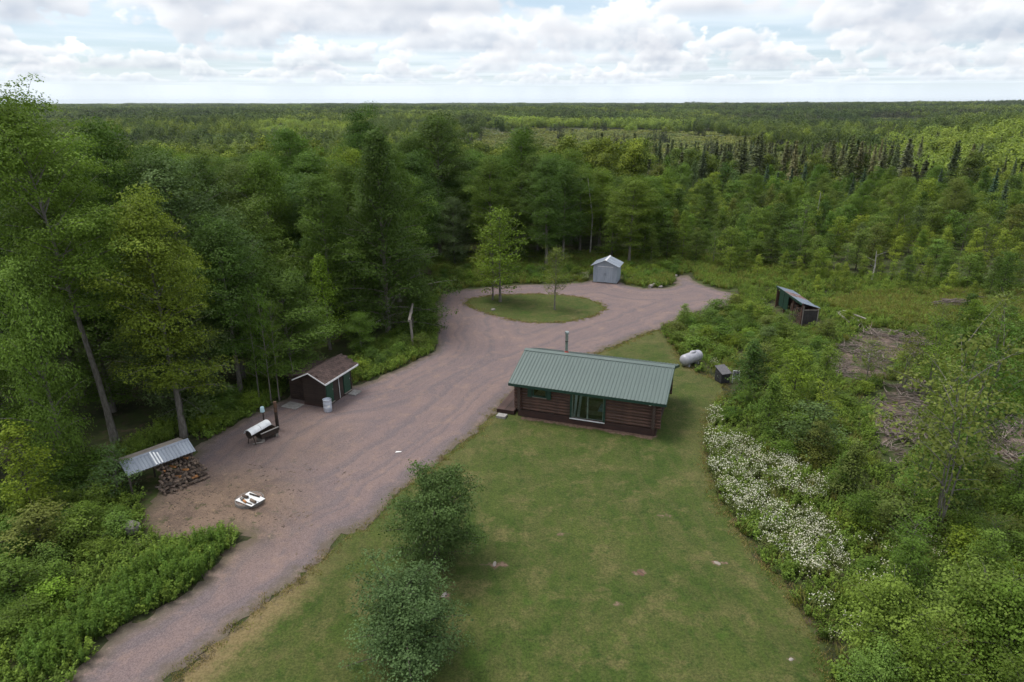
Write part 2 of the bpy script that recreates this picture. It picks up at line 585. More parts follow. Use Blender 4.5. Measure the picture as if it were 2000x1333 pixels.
M['pale_stone'] = mat('pale_stone', (.30, .27, .245), (.2, .18, .165), .9, scale=4, bump=.4)
M['tank'] = mat('silver_tank_paint', (0.370, 0.370, 0.403), (0.311, 0.311, 0.353), .38, metal=.1, scale=2.5, spot=(.42, .37, .37), spot_scale=2.2, spot_lo=.66)
M['bin'] = mat('charcoal_box', (.042, .042, .048), (.03, .03, .034), .65, scale=5)
M['bin_top'] = mat('grey_felt_roof', (.118, .115, .125), (.09, .088, .096), .85, scale=7)
M['lean_roof'] = mat('blue_grey_sheet', (0.302, 0.353, 0.412), (0.252, 0.294, 0.353), .45, metal=.2, scale=2.5)
M['lean_rust'] = mat('rusted_sheet', (.24, .115, .085), (.31, .27, .27), .7, metal=.1, scale=3, spot=(.34, .24, .15), spot_scale=2)
M['tarp_black'] = mat('black_sheet', (.026, .024, .028), (.040, .034, .034), .6, scale=4)
M['bark'] = mat('grey_bark', (.190, .175, .155), (.110, .098, .086), .95, scale=9, stretch=(1.5, 1.5, .3), bump=.5)
M['bark_dark'] = mat('dark_bark', (.085, .072, .060), (.05, .042, .036), .95, scale=9, stretch=(1.5, 1.5, .3), bump=.5)
M['birch'] = mat('pale_dead_bark', (.40, .38, .35), (.24, .22, .20), .9, scale=6, stretch=(1, 1, .6))
M['stick'] = mat('dead_branch', (.21, .172, .150), (.115, .092, .08), .95, scale=5, rand=.3)
M['paper'] = mat('white_paper', (.75, .75, .74), (.7, .7, .7), .8)

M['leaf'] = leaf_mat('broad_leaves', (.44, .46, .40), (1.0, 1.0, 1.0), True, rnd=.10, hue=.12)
M['needle'] = leaf_mat('spruce_needles', (.62, .62, .62), (1.0, 1.0, 1.0), True, transl=.12, rnd=.18, hue=.3)
M['leaf_far'] = leaf_mat('far_leaves', (0.030, 0.056, 0.016), (0.125, 0.185, 0.040), transl=.2, rnd=.25, hue=.5, big=.9)
M['leaf_mid'] = leaf_mat('regrowth_leaves', (.072, .122, .024), (.195, .270, .050), transl=.28, rnd=.28, hue=.6, big=.45)
M['needle_far'] = leaf_mat('far_needles', (.030, .044, .024), (.082, .096, .046), transl=.08, rnd=.3, hue=.6, big=.2)
M['leaf_sunlit'] = leaf_mat('sunlit_leaves', (.105, .160, .030), (.245, .325, .056), transl=.28, rnd=.22, hue=.6)  # regrowth leaf colour brightened, sunlight on far patches painted in
M['bog'] = leaf_mat('bog_shrub_leaves', (.105, .150, .050), (.215, .245, .090), transl=.2, rnd=.25, hue=.8, big=.35)
M['weed'] = leaf_mat('weed_leaves', (.078, .140, .024), (.180, .268, .048), transl=.3, rnd=.28, hue=.55)
M['weed_tall'] = leaf_mat('goldenrod_leaves', (.066, .130, .024), (.135, .235, .038), transl=.3, rnd=.22, hue=.5)
M['grass_dry'] = leaf_mat('long_grass_blades', (.120, .150, .035), (.270, .260, .085), transl=.3, rnd=.3, hue=.5)
M['straw'] = leaf_mat('dry_grass_blades', (.150, .125, .050), (.330, .250, .120), transl=.2, rnd=.3, hue=.3)
M['petal'] = leaf_mat('daisy_petals', (.46, .47, .36), (.74, .74, .66), transl=.2, rnd=.12, hue=.3)
M['daisy_green'] = leaf_mat('daisy_stems', (0.083, 0.120, 0.036), (0.173, 0.203, 0.068), transl=.25, rnd=.2, hue=.3)


def glass_mat():
    m = bpy.data.materials.new('window_glass')
    m.use_nodes = True
    N = NT(m.node_tree)
    fr = N.n('ShaderNodeFresnel', inp={0: 1.5})
    f = N.m('MULTIPLY_ADD', fr.outputs[0], 1.0, .02, clamp=True)
    t = N.n('ShaderNodeBsdfTransparent', inp={0: (.74, .79, .80, 1)})
    g = N.n('ShaderNodeBsdfGlossy', inp={0: (.9, .95, .95, 1), 1: .03})
    mx = N.n('ShaderNodeMixShader', inp={0: f, 1: t.outputs[0], 2: g.outputs[0]})
    N.n('ShaderNodeOutputMaterial', inp={0: mx.outputs[0]})
    return m


M['glass'] = glass_mat()

# ------------------------------------------------------------------ ground and sheets


def make_ground():
    def axis(lo, hi, near, step, grow):
        a = [0.0]
        s = step
        while a[-1] < hi:
            if a[-1] > near:
                s *= grow
            a.append(a[-1] + s)
        b = [0.0]
        s = step
        while b[-1] > lo:
            if b[-1] < -near:
                s *= grow
            b.append(b[-1] - s)
        return np.array(sorted(set(b[1:] + a)))
    xs = axis(-9000, 9000, 140, 6, 1.06)
    ys = axis(-1500, 13000, 330, 6, 1.05)
    X, Y = np.meshgrid(xs, ys)
    Z = ground_z(X, Y)
    V = np.stack([X.ravel(), Y.ravel(), Z.ravel()], 1)
    nx, ny = len(xs), len(ys)
    i = np.arange(nx * ny).reshape(ny, nx)
    Fq = np.stack([i[:-1, :-1].ravel(), i[:-1, 1:].ravel(), i[1:, 1:].ravel(), i[1:, :-1].ravel()], 1)
    me = mesh_np('ground', V, [Fq], M['forest_floor'], {'open': openness(X, Y).ravel()}, smooth=True)
    return tag(link('ground', me), 'forest floor and open land rolling away to the horizon', kind='structure')


def openness(x, y):
    """1 where the far land is open bog or field, 0 where it is wooded"""
    x = np.asarray(x, float)
    y = np.asarray(y, float)
    a = x / np.maximum(y, 1)
    n = fnoise(x, y, 420) * .10 + fnoise(y, x, 160) * .05
    m = sstep(-.14, -.05, a + n) * (1 - sstep(.34, .44, a + n)) * sstep(215, 290, y + n * 300) * (1 - sstep(760, 840, y + n * 400))
    m4 = sstep(.38, .44, a + n) * (1 - sstep(.56, .62, a + n)) * sstep(900, 1000, y) * (1 - sstep(1250, 1400, y))
    m2 = sstep(.18, .24, a + n) * (1 - sstep(.30, .36, a + n)) * sstep(170, 230, y) * (1 - sstep(300, 350, y))
    m3 = sstep(-.1, .0, a + n) * (1 - sstep(.2, .3, a + n)) * sstep(1050, 1150, y) * (1 - sstep(1300, 1500, y))
    return np.clip(m + .6 * m2 + .7 * m3 + .9 * m4, 0, 1)


def chaikin(p, it=2, closed=True):
    p = np.asarray(p, float)
    for _ in range(it):
        q = np.roll(p, -1, 0)
        p = np.stack([.75 * p + .25 * q, .25 * p + .75 * q], 1).reshape(-1, 2)
    return p


def resample(p, step):
    out = []
    n = len(p)
    for i in range(n):
        a, b = p[i], p[(i + 1) % n]
        k = max(1, int(np.hypot(*(b - a)) / step))
        for j in range(k):
            out.append(a + (b - a) * j / k)
    return np.array(out)


def inside(poly, x, y):
    x = np.asarray(x, float)
    y = np.asarray(y, float)
    r = np.zeros(x.shape, bool)
    n = len(poly)
    for i in range(n):
        x1, y1 = poly[i]
        x2, y2 = poly[(i + 1) % n]
        c = ((y1 > y) != (y2 > y))
        with np.errstate(divide='ignore', invalid='ignore'):
            r ^= c & (x < (x2 - x1) * (y - y1) / (y2 - y1 + 1e-12) + x1)
    return r


def edge_dist(poly_pts, x, y):
    d = np.full(x.shape, 1e9)
    for i in range(0, len(poly_pts), 64):
        b = poly_pts[i:i + 64]
        d = np.minimum(d, np.sqrt(((x[:, None] - b[None, :, 0]) ** 2 + (y[:, None] - b[None, :, 1]) ** 2)).min(1))
    return d


def gpoly(px, it=2):
    return chaikin([G(*p) for p in px], it)


def sheet(name, poly, z, material, label, jitter=.15, grid=.7, attrs=None):
    rng = np.random.RandomState(len(name) * 13 + 1)
    b = resample(poly, .45)
    b = b + rng.normal(0, jitter, b.shape) * .6 + np.stack([fnoise(b[:, 0], b[:, 1], 2.3), fnoise(b[:, 1] + 9, b[:, 0], 2.3)], 1) * jitter
    x0, y0 = b.min(0)
    x1, y1 = b.max(0)
    gx, gy = np.meshgrid(np.arange(x0, x1, grid), np.arange(y0, y1, grid))
    gx = gx.ravel() + rng.uniform(-.2, .2, gx.size) * grid
    gy = gy.ravel() + rng.uniform(-.2, .2, gy.size) * grid
    k = inside(b, gx, gy)
    gx, gy = gx[k], gy[k]
    d = edge_dist(b, gx, gy)
    k = d > grid * .4
    pts = [Vector(p) for p in b] + [Vector((p, q)) for p, q in zip(gx[k], gy[k])]
    vs, es, fs, *_ = delaunay_2d_cdt(pts, [], [list(range(len(b)))], 1, 1e-5)
    V = np.array([(v.x, v.y, z) for v in vs])
    at = {'edge': np.minimum(edge_dist(b, V[:, 0], V[:, 1]), 9.0)}
    for kk, fn in (attrs or {}).items():
        at[kk] = fn(V[:, 0], V[:, 1])
    me = mesh_np(name, V, [np.array([f for f in fs if len(f) == 3])], material, at)
    n = me.polygons[0].normal.z if len(me.polygons) else 1
    if n < 0:
        me.flip_normals()
    return tag(link(name, me), label, kind='structure')


DRIVE_PX = [(60, 1420), (140, 1333), (182, 1274), (208, 1241), (247, 1218), (292, 1199), (331, 1176), (374, 1157), (392, 1138), (424, 1106), (456, 1068),
            (470, 1053), (446, 1032), (395, 1045), (341, 1055), (285, 1043), (280, 1000), (300, 960), (330, 925), (385, 885), (395, 858), (432, 843), (480, 812),
            (520, 795), (560, 772), (640, 760), (690, 755), (722, 745), (772, 722), (832, 697), (852, 676), (854, 642), (848, 600), (864, 572), (905, 565),
            (1000, 557), (1080, 555), (1140, 553), (1160, 546), (1206, 546), (1222, 560), (1290, 565), (1322, 558), (1318, 540), (1345, 536), (1362, 556), (1420, 569), (1448, 579), (1425, 597),
            (1380, 606), (1332, 614), (1306, 631), (1290, 641), (1240, 660), (1190, 680), (1150, 695), (1080, 720), (1010, 760), (985, 790), (958, 812),
            (940, 838), (900, 866), (862, 900), (805, 940), (762, 985), (740, 1012), (700, 1037), (660, 1062), (600, 1121), (560, 1148), (520, 1172), (481, 1212),
            (422, 1254), (390, 1283), (357, 1316), (300, 1380), (250, 1420)]
LAWN_PX = [(250, 1424), (300, 1382), (357, 1318), (390, 1285), (422, 1256), (481, 1214), (520, 1174), (560, 1150), (600, 1123), (660, 1064), (700, 1039), (740, 1014),
           (762, 987), (805, 942), (862, 902), (900, 868), (940, 840), (958, 814), (985, 792), (1010, 762), (1080, 722), (1150, 697), (1190, 682), (1240, 662),
           (1290, 642), (1312, 660), (1318, 690), (1345, 722), (1400, 742), (1425, 762), (1396, 790), (1382, 830), (1378, 880), (1386, 940), (1420, 1010),
           (1470, 1080), (1530, 1145), (1590, 1230), (1625, 1340), (1650, 1424)]
ISLAND_PX = [(905, 590), (920, 583), (960, 577), (1010, 575), (1060, 575), (1110, 577), (1150, 584), (1176, 594), (1182, 603), (1170, 614), (1140, 624), (1100, 630),
             (1060, 632), (1020, 629), (980, 621), (940, 609), (915, 599)]
DRIVE, LAWN, ISLAND = gpoly(DRIVE_PX), gpoly(LAWN_PX), gpoly(ISLAND_PX)
yard_c = G(400, 1000)
shed_c = G(560, 870)


def dirt_f(x, y):
    d = np.hypot(x - yard_c[0], y - yard_c[1])
    d2 = np.hypot(x - shed_c[0], y - shed_c[1])
    return np.clip(np.maximum(.9 - .9 * sstep(2.0, 7.0, d), .25 * (1 - sstep(2.0, 6.0, d2))), 0, 1)


def dry_f(x, y):
    # straw-dry verge where the lawn meets the drive near the entrance
    return np.clip((1 - sstep(22, 30, y)) * (1 - sstep(-10, -4.5, x)) + .14 * sstep(28, 36, y), 0, 1)


make_ground()
sheet('gravel_drive', DRIVE, .020, M['gravel'], 'red gravel drive widening into a turning loop', .22, .8, {'dirt': dirt_f})
sheet('lawn', LAWN, .030, M['lawn'], 'mown lawn in front of the log cabin', .16, .8, {'dry': dry_f})
sheet('grass_island', ISLAND, .036, M['lawn'], 'round grass island inside the gravel loop', .14, .8, {'dry': lambda x, y: np.full(x.shape, .1)})
SLASH_PX = [[(1600, 700), (1650, 672), (1690, 640), (1742, 646), (1800, 652), (1836, 676), (1800, 700), (1745, 712), (1735, 738), (1690, 742), (1640, 752)],
            [(1690, 775), (1730, 742), (1790, 735), (1812, 760), (1800, 800), (1838, 826), (1820, 862), (1770, 905), (1735, 930), (1700, 885), (1715, 830)],
            [(1900, 850), (1980, 806), (2080, 800), (2120, 960), (1990, 985), (1960, 930), (1905, 900)], [(1800, 590), (1870, 580), (1925, 582), (1918, 602), (1810, 606)]]
SLASH = [gpoly(p) for p in SLASH_PX]
for p in SLASH:
    sheet('cleared_ground', p, .012, M['slash_soil'], 'bare cleared ground littered with dead branches', .7, .8)

def b_bare(N, pos):
    n = N.noise(pos, 5, 5, .7)
    c = N.mix(N.ss(n, .4, .6), (.125, .078, .060), (.190, .130, .098))
    e = N.m('ADD', att(N, 'edge'), N.m('MULTIPLY', N.m('SUBTRACT', N.noise(pos, 3.5, 5, .7), .5), .9))
    c = N.mix(N.ss(e, .04, .26, 1.0, 0.0), c, (.058, .074, .020))
    return c, N.noise(pos, 12, 4, .7), .95


M['bare'] = ground_mat('bare_lawn_spot', b_bare)
# worn strip of bare soil along the cabin's front wall
sheet('bare_soil', gpoly([(1010, 812), (1060, 812), (1150, 822), (1240, 838), (1292, 848), (1285, 861), (1240, 857), (1150, 841), (1060, 826), (1012, 819)], 1), .036, M['bare'],
      'reddish bare soil strip along the cabin wall', .12, .5)




for (bx, by, ra, rb) in ((972, 1104, .75, .34), (866, 1166, .6, .34), (1251, 1121, .5, .3), (1401, 1101, .65, .28), (1206, 1183, .34, .22), (1546, 1290, .42, .26), (1100, 1046, .4, .25), (1300, 1010, .5, .25)):
    gx, gy = G(bx, by)
    sheet('bare_spot', chaikin([(gx + ra * math.cos(t) * (1 + .3 * math.sin(3 * t + bx)), gy + rb * math.sin(t)) for t in np.arange(8) * math.pi / 4], 1), .036, M['bare'],
          'small bare spot worn into the mown lawn', .06, .2)

# ------------------------------------------------------------------ scattering masses with geometry nodes
def scatter(name, pts, rotz, scl, idx, meshes, label, tilt=.12):
    """one object that repeats small meshes over computed points"""
    n = len(pts)
    rng = np.random.RandomState(n % 1000)
    me = bpy.data.meshes.new(name)
    me.vertices.add(n)
    me.vertices.foreach_set('co', np.asarray(pts, np.float32).ravel())
    rot = np.stack([rng.normal(0, tilt, n), rng.normal(0, tilt, n), rotz], 1).astype(np.float32)
    a = me.attributes.new('rot', 'FLOAT_VECTOR', 'POINT')
    a.data.foreach_set('vector', rot.ravel())
    a = me.attributes.new('scl', 'FLOAT', 'POINT')
    a.data.foreach_set('value', np.asarray(scl, np.float32))
    a = me.attributes.new('idx', 'INT', 'POINT')
    a.data.foreach_set('value', np.asarray(idx, np.int32))
    o = link(name, me)
    ng = bpy.data.node_groups.new(name, 'GeometryNodeTree')
    ng.interface.new_socket('Geometry', in_out='INPUT', socket_type='NodeSocketGeometry')
    ng.interface.new_socket('Geometry', in_out='OUTPUT', socket_type='NodeSocketGeometry')
    nd = ng.nodes
    gi, go = nd.new('NodeGroupInput'), nd.new('NodeGroupOutput')
    iop = nd.new('GeometryNodeInstanceOnPoints')
    join = nd.new('GeometryNodeJoinGeometry')
    for k, m_ in reversed(list(enumerate(meshes))):
        po = bpy.data.objects.new(name + '_piece', m_)       # source shape only, not placed in the scene
        oi = nd.new('GeometryNodeObjectInfo')
        oi.inputs['Object'].default_value = po
        oi.inputs['As Instance'].default_value = True
        ng.links.new(oi.outputs['Geometry'], join.inputs[0])

    def named(k, t):
        q = nd.new('GeometryNodeInputNamedAttribute')
        q.data_type = t
        q.inputs[0].default_value = k
        return [s for s in q.outputs if s.enabled][0]
    iop.inputs['Pick Instance'].default_value = True
    ng.links.new(gi.outputs[0], iop.inputs['Points'])
    ng.links.new(join.outputs[0], iop.inputs['Instance'])
    ng.links.new(named('idx', 'INT'), iop.inputs['Instance Index'])
    e2r = nd.new('FunctionNodeEulerToRotation')
    ng.links.new(named('rot', 'FLOAT_VECTOR'), e2r.inputs[0])
    ng.links.new(e2r.outputs[0], iop.inputs['Rotation'])
    ng.links.new(named('scl', 'FLOAT'), iop.inputs['Scale'])
    ng.links.new(iop.outputs[0], go.inputs[0])
    md = o.modifiers.new('scatter', 'NODES')
    md.node_group = ng
    return tag(o, label, kind='stuff')


# ------------------------------------------------------------------ plant shapes
def norm(a):
    return a / np.maximum(np.linalg.norm(a, axis=1, keepdims=True), 1e-9)


def leaf_quads(rng, Cc, Nn, Ax, ln, wd, fold=.18):
    """one folded four-cornered leaf per row"""
    n = len(Cc)
    sd = norm(np.cross(Nn, Ax))
    ln = ln[:, None]
    wd = wd[:, None]
    a = Cc - Ax * ln * .5
    c = Cc + Ax * ln * .5 - Nn * ln * .08
    b = Cc + sd * wd * .5 - Nn * ln * fold + Ax * ln * .06
    d = Cc - sd * wd * .5 - Nn * ln * fold * .3 + Ax * ln * .06
    V = np.stack([a, b, c, d], 1).reshape(-1, 3)
    Fq = np.arange(4 * n).reshape(n, 4)
    return V, Fq


def leaves_from_clusters(rng, Cl, Rad, Tint, Out, per_area, leaf, flat=.6, rnd=.4, tint_noise=.12, aspect=.75, low=-.35, hang=.0):
    """every clump is a little dome of leaves: thick on its upper shell, thin below"""
    cnt = np.maximum(4, (per_area * Rad ** 2 * rng.uniform(.7, 1.3, len(Rad))).astype(int))
    idx = np.repeat(np.arange(len(Rad)), cnt)
    n = len(idx)
    th = rng.uniform(0, 2 * np.pi, n)
    uz = rng.uniform(low, 1, n)
    sr = np.sqrt(1 - uz ** 2)
    u = np.stack([np.cos(th) * sr, np.sin(th) * sr, uz], 1)
    # lobed, ragged shell
    k = rng.uniform(0, 6.28, (len(Rad), 2))[idx]
    lob = 1 + .20 * np.sin(3 * th + k[:, 0]) * sr + .14 * np.sin(5 * th + 4 * uz + k[:, 1])
    rr = Rad[idx] * lob * (1 - .42 * rng.uniform(0, 1, n) ** 2.2)
    off = u * rr[:, None] * np.array([1, 1, flat])
    off[:, 2] -= hang * Rad[idx] * sr ** 2
    Cc = Cl[idx] + off
    Nn = norm(u * np.array([.8, .8, 1.1]) + np.array([0, 0, .45]) + Out[idx] * .2 + rng.normal(0, rnd, (n, 3)))
    rv = u * np.array([1, 1, .2]) + rng.normal(0, .5, (n, 3)) + np.array([0, 0, -.3])
    Ax = norm(rv - Nn * np.sum(rv * Nn, 1, keepdims=True))
    s = leaf * rng.uniform(.65, 1.3, n)
    V, Fq = leaf_quads(rng, Cc, Nn, Ax, s, s * aspect)
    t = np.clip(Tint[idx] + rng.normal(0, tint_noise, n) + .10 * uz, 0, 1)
    return V, Fq, np.repeat(t, 4)


def tubes_np(paths, rads, seg=5):
    Vs, Fs = [], []
    base = 0
    for p, r in zip(paths, rads):
        p = np.asarray(p, float)
        n = len(p)
        d = np.gradient(p, axis=0)
        d = norm(d)
        ref = np.cross(d, np.array([.31, .77, .55]))
        ref = norm(ref)
        bb = np.cross(d, ref)
        a = np.arange(seg) * 2 * np.pi / seg
        ring = p[:, None, :] + np.asarray(r)[:, None, None] * (ref[:, None, :] * np.cos(a)[None, :, None] + bb[:, None, :] * np.sin(a)[None, :, None])
        Vs.append(ring.reshape(-1, 3))
        i = np.arange(n - 1)[:, None] * seg
        k = np.arange(seg)[None, :]
        k2 = (k + 1) % seg
        Fs.append(np.stack([i + k, i + k2, i + seg + k2, i + seg + k], -1).reshape(-1, 4) + base)
        base += n * seg
    return np.concatenate(Vs), np.concatenate(Fs)


def broadleaf(seed, H=15., cb=.25, R=3.6, nl=60, shape='oval', leaf=.27, per=34, cr=.85, trunk_r=.2, lean=(0, 0), gap=.0, flat=.62, ntrunk=1, wander=.25,
              leafm='leaf', barkm='bark', sub=True, top_elev=.85, rnd=.42, seg=6, one=False, step=.95, droop=.12, lv=(.62, 1.18), base_elev=.22):
    """returns (trunk mesh, crown mesh): tapered trunk, limbs and sprays of leaves in layered clumps"""
    rng = np.random.RandomState(seed)
    paths, rads = [], []
    Cl, Ra, Ti, Ou = [], [], [], []
    for tno in range(ntrunk):
        zz = np.linspace(0, 1, 10)
        dirx, diry = (rng.uniform(-.12, .12, 2) if ntrunk > 1 else (0, 0))
        wx = np.cumsum(rng.normal(0, wander * .12, 10)) + lean[0] * zz ** 1.2 + dirx * H * zz
        wy = np.cumsum(rng.normal(0, wander * .12, 10)) + lean[1] * zz ** 1.2 + diry * H * zz
        wx[0] = wy[0] = 0
        Ht = H * (1 if tno == 0 else rng.uniform(.75, .98))
        tp = np.stack([wx, wy, zz * Ht * .97], 1)
        tr = trunk_r * (1 - zz * .93) * (1.0 if ntrunk == 1 else .75)
        tr[0] *= 1.35
        paths.append(tp)
        rads.append(tr)
        m = nl // ntrunk
        lobes = rng.uniform(0, 6.28, 4)
        for i in range(m):
            s = ((i + rng.uniform(.1, .9)) / m) ** .92
            t = cb + (1 - cb) * s
            p0 = np.array([np.interp(t, zz, tp[:, k]) for k in range(3)])
            az = i * 2.39996 + rng.normal(0, .35) + tno * 2
            if shape == 'oval':
                pr = max(0.16, math.sin(math.pi * (s * .70 + .19)) ** .65)
            elif shape == 'cone':
                pr = (1 - s) ** .72 * .95 + .07
            elif shape == 'round':
                pr = max(.2, math.sqrt(max(0, 1 - (2 * s - .9) ** 2 * .95)))
            else:   # vase
                pr = .35 + .65 * math.sin(math.pi * min(1, s * .62 + .25)) if s < .9 else .55
            lob = 1 + .22 * math.sin(2 * az + lobes[0]) * math.sin(5 * s + lobes[1])
            L = R * pr * lob * rng.uniform(*lv)
            if rng.rand() < gap:
                continue
            el = base_elev + top_elev * s ** 1.1 + rng.normal(0, .15)
            d = np.array([math.cos(az) * math.cos(el), math.sin(az) * math.cos(el), math.sin(el)])
            u = np.linspace(0, 1, 5)
            lp = p0 + d * (u * L)[:, None]
            lp[:, 2] += L * (.16 * u - .22 * u ** 2)
            paths.append(lp)
            r0 = max(.018, trunk_r * .32 * (1 - t * .7) * min(1.3, L / R + .3))
            rads.append(r0 * (1 - u * .85))
            nc = max(2, int(L / step))
            side = np.array([-math.sin(az), math.cos(az), 0])
            tl = rng.uniform(.15, .85)
            for q in range(nc):
                uu = .30 + .72 * (q + rng.uniform(.2, .8)) / nc
                c = np.array([np.interp(uu, u, lp[:, k]) for k in range(3)]) if uu < 1 else lp[-1] + d * L * (uu - 1)
                for sd in ((0, -1, 1) if sub and q < nc - 1 else (0,)):
                    cc = c + side * sd * L * rng.uniform(.14, .34) * (1.15 - uu * .5)
                    cc[2] += rng.normal(.0, .12) - abs(sd) * .05 * L
                    Cl.append(cc)
                    Ra.append(cr * rng.uniform(.55, 1.2) * (1.1 - .25 * uu) * (.72 + .45 * pr))
                    Ti.append(np.clip(tl + rng.normal(0, .18), 0, 1))
                    o = np.array([d[0], d[1], .1])
                    Ou.append(o / np.linalg.norm(o))
        # leader top
        Cl.append(tp[-1] + np.array([0, 0, .1]))
        Ra.append(cr * .6)
        Ti.append(.7)
        Ou.append(np.array([0, 0, 1.]))
    Cl, Ra, Ti, Ou = np.array(Cl), np.array(Ra), np.array(Ti), np.array(Ou)
    V, Fq, T = leaves_from_clusters(rng, Cl, Ra, Ti, Ou, per, leaf, flat=flat, rnd=rnd, hang=droop)
    tv, tf = tubes_np(paths, rads, seg)
    if one:
        n0 = len(V)
        me = mesh_np('tree', np.concatenate([V, tv]), [np.concatenate([Fq, tf + n0])], [M[leafm], M[barkm]], {'tint': np.concatenate([T, np.full(len(tv), .5)])},
                     mat_idx=np.concatenate([np.zeros(len(Fq), int), np.ones(len(tf), int)]))
        return me
    return (mesh_np('trunk', tv, [tf], M[barkm], smooth=True), mesh_np('crown', V, [Fq], M[leafm], {'tint': T}))


def conifer(seed, H=12., R=2.0, cb=.06, lev=.42, leaf=.34, needlem='needle', one=False, dens=1.0, sparse=0.0, trunk_r=.14):
    rng = np.random.RandomState(seed)
    paths = [np.array([[0, 0, 0], [rng.normal(0, .05), rng.normal(0, .05), H * .5], [0, 0, H]])]
    rads = [np.array([trunk_r, trunk_r * .6, .015])]
    Cc, Ax, T = [], [], []
    z = cb * H
    k = 0
    while z < H * .985:
        s = (z - cb * H) / (H * (1 - cb))
        L0 = R * (1 - s) ** 1.05 + .05
        nb = int(rng.randint(5, 8) * (1 if s < .85 else .7))
        for b in range(nb):
            if rng.rand() < sparse:
                continue
            az = k * .7 + b * 2 * math.pi / nb + rng.normal(0, .15)
            L = L0 * rng.uniform(.65, 1.15)
            d = np.array([math.cos(az), math.sin(az), -.28 + .55 * s])
            n = max(3, int(L / leaf * 2.6 * dens))
            u = (np.arange(n) + rng.uniform(.1, .9, n)) / n
            sd = np.array([-math.sin(az), math.cos(az), 0])
            off = rng.uniform(-.33, .33, n) * L * (1.05 - u)
            p = np.array([0, 0, z]) + d * (u * L)[:, None] + sd * off[:, None]
            p[:, 2] += .15 * L * u ** 2 + rng.normal(0, .05, n)
            Cc.append(p)
            a = d + sd * np.sign(off)[:, None] * .6 + rng.normal(0, .2, (n, 3))
            Ax.append(norm(a))
            T.append(np.clip(.25 + .5 * u + rng.normal(0, .15, n), 0, 1))
            if L > .5:
                paths.append(np.array([[0, 0, z], [d[0] * L * .5, d[1] * L * .5, z + d[2] * L * .5], [d[0] * L * .9, d[1] * L * .9, z + d[2] * L * .9]]))
                rads.append(np.array([.025, .015, .006]))
        z += lev * (1 - .45 * s) * rng.uniform(.8, 1.2)
        k += 1
    Cc, Ax, T = np.concatenate(Cc), np.concatenate(Ax), np.concatenate(T)
    Nn = norm(np.array([0, 0, 1.]) + rng.normal(0, .45, Cc.shape))
    Ax = norm(Ax - Nn * np.sum(Ax * Nn, 1, keepdims=True))
    s = leaf * rng.uniform(.7, 1.3, len(Cc))
    V, Fq = leaf_quads(rng, Cc, Nn, Ax, s * 1.4, s * .62, fold=.12)
    tv, tf = tubes_np(paths, rads, 4)
    T4 = np.repeat(T, 4)
    if one:
        n0 = len(V)
        return mesh_np('conifer', np.concatenate([V, tv]), [np.concatenate([Fq, tf + n0])], [M[needlem], M['bark_dark']], {'tint': np.concatenate([T4, np.full(len(tv), .5)])},
                       mat_idx=np.concatenate([np.zeros(len(Fq), int), np.ones(len(tf), int)]))
    return (mesh_np('trunk', tv, [tf], M['bark_dark']), mesh_np('crown', V, [Fq], M[needlem], {'tint': T4}))


def herb(seed, h=.7, stems=7, leaf=.13, spread=.3, per=11, m='weed', narrow=.5):
    """a leafy plant: several stems set with leaves"""
    rng = np.random.RandomState(seed)
    Cc, Nn, Ax, T = [], [], [], []
    paths, rads = [], []
    for i in range(stems):
        az = rng.uniform(0, 6.28)
        r0 = rng.uniform(0, spread * .7)
        b = np.array([math.cos(az) * r0, math.sin(az) * r0, 0])
        hh = h * rng.uniform(.6, 1.1)
        tip = b + np.array([math.cos(az) * spread * .5, math.sin(az) * spread * .5, hh])
        paths.append(np.array([b, (b + tip) / 2 + rng.normal(0, .02, 3), tip]))
        rads.append(np.array([.008, .006, .003]))
        u = rng.uniform(.2, 1.0, per)
        p = b + (tip - b) * u[:, None]
        th = rng.uniform(0, 6.28, per)
        out = np.stack([np.cos(th), np.sin(th), rng.uniform(-.1, .5, per)], 1)
        p = p + out * leaf * .5
        Cc.append(p)
        nn = norm(np.array([0, 0, 1.]) + out * .4 + rng.normal(0, .35, (per, 3)))
        Nn.append(nn)
        Ax.append(norm(out - nn * np.sum(out * nn, 1, keepdims=True)))
        T.append(np.clip(u * .7 + rng.normal(0, .15, per), 0, 1))
    Cc, Nn, Ax, T = map(np.concatenate, (Cc, Nn, Ax, T))
    s = leaf * rng.uniform(.7, 1.3, len(Cc))
    V, Fq = leaf_quads(rng, Cc, Nn, Ax, s, s * narrow)
    tv, tf = tubes_np(paths, rads, 3)
    return mesh_np('plant', np.concatenate([V, tv]), [np.concatenate([Fq, tf + len(V)])], M[m], {'tint': np.concatenate([np.repeat(T, 4), np.full(len(tv), .4)])})


def grass_tuft(seed, h=.45, n=22, spread=.22, m='grass_dry', w=.016):
    rng = np.random.RandomState(seed)
    V, Fs, T = [], [], []
    for i in range(n):
        az = rng.uniform(0, 6.28)
        r = spread * math.sqrt(rng.rand())
        b = np.array([math.cos(az) * r, math.sin(az) * r, 0])
        a2 = rng.uniform(0, 6.28)
        d = np.array([math.cos(a2), math.sin(a2), 0])
        s = np.array([-d[1], d[0], 0]) * w
        hh = h * rng.uniform(.5, 1.15)
        k = len(V)
        m1 = b + d * hh * .15 + np.array([0, 0, hh * .6])
        m2 = b + d * hh * rng.uniform(.3, .7) + np.array([0, 0, hh])
        V += [b - s, b + s, m1 + s * .8, m1 - s * .8, m2]
        Fs.append((k, k + 1, k + 2, k + 3))
        Fs.append((k + 3, k + 2, k + 4, k + 4))
        t = rng.rand()
        T += [t * .6, t * .6, t, t, t]
    V = np.array(V)
    q = np.array([f for f in Fs if f[2] != f[3]])
    tri = np.array([f[:3] for f in Fs if f[2] == f[3]])
    return mesh_np('tuft', V, [q, tri], M[m], {'tint': np.array(T)})


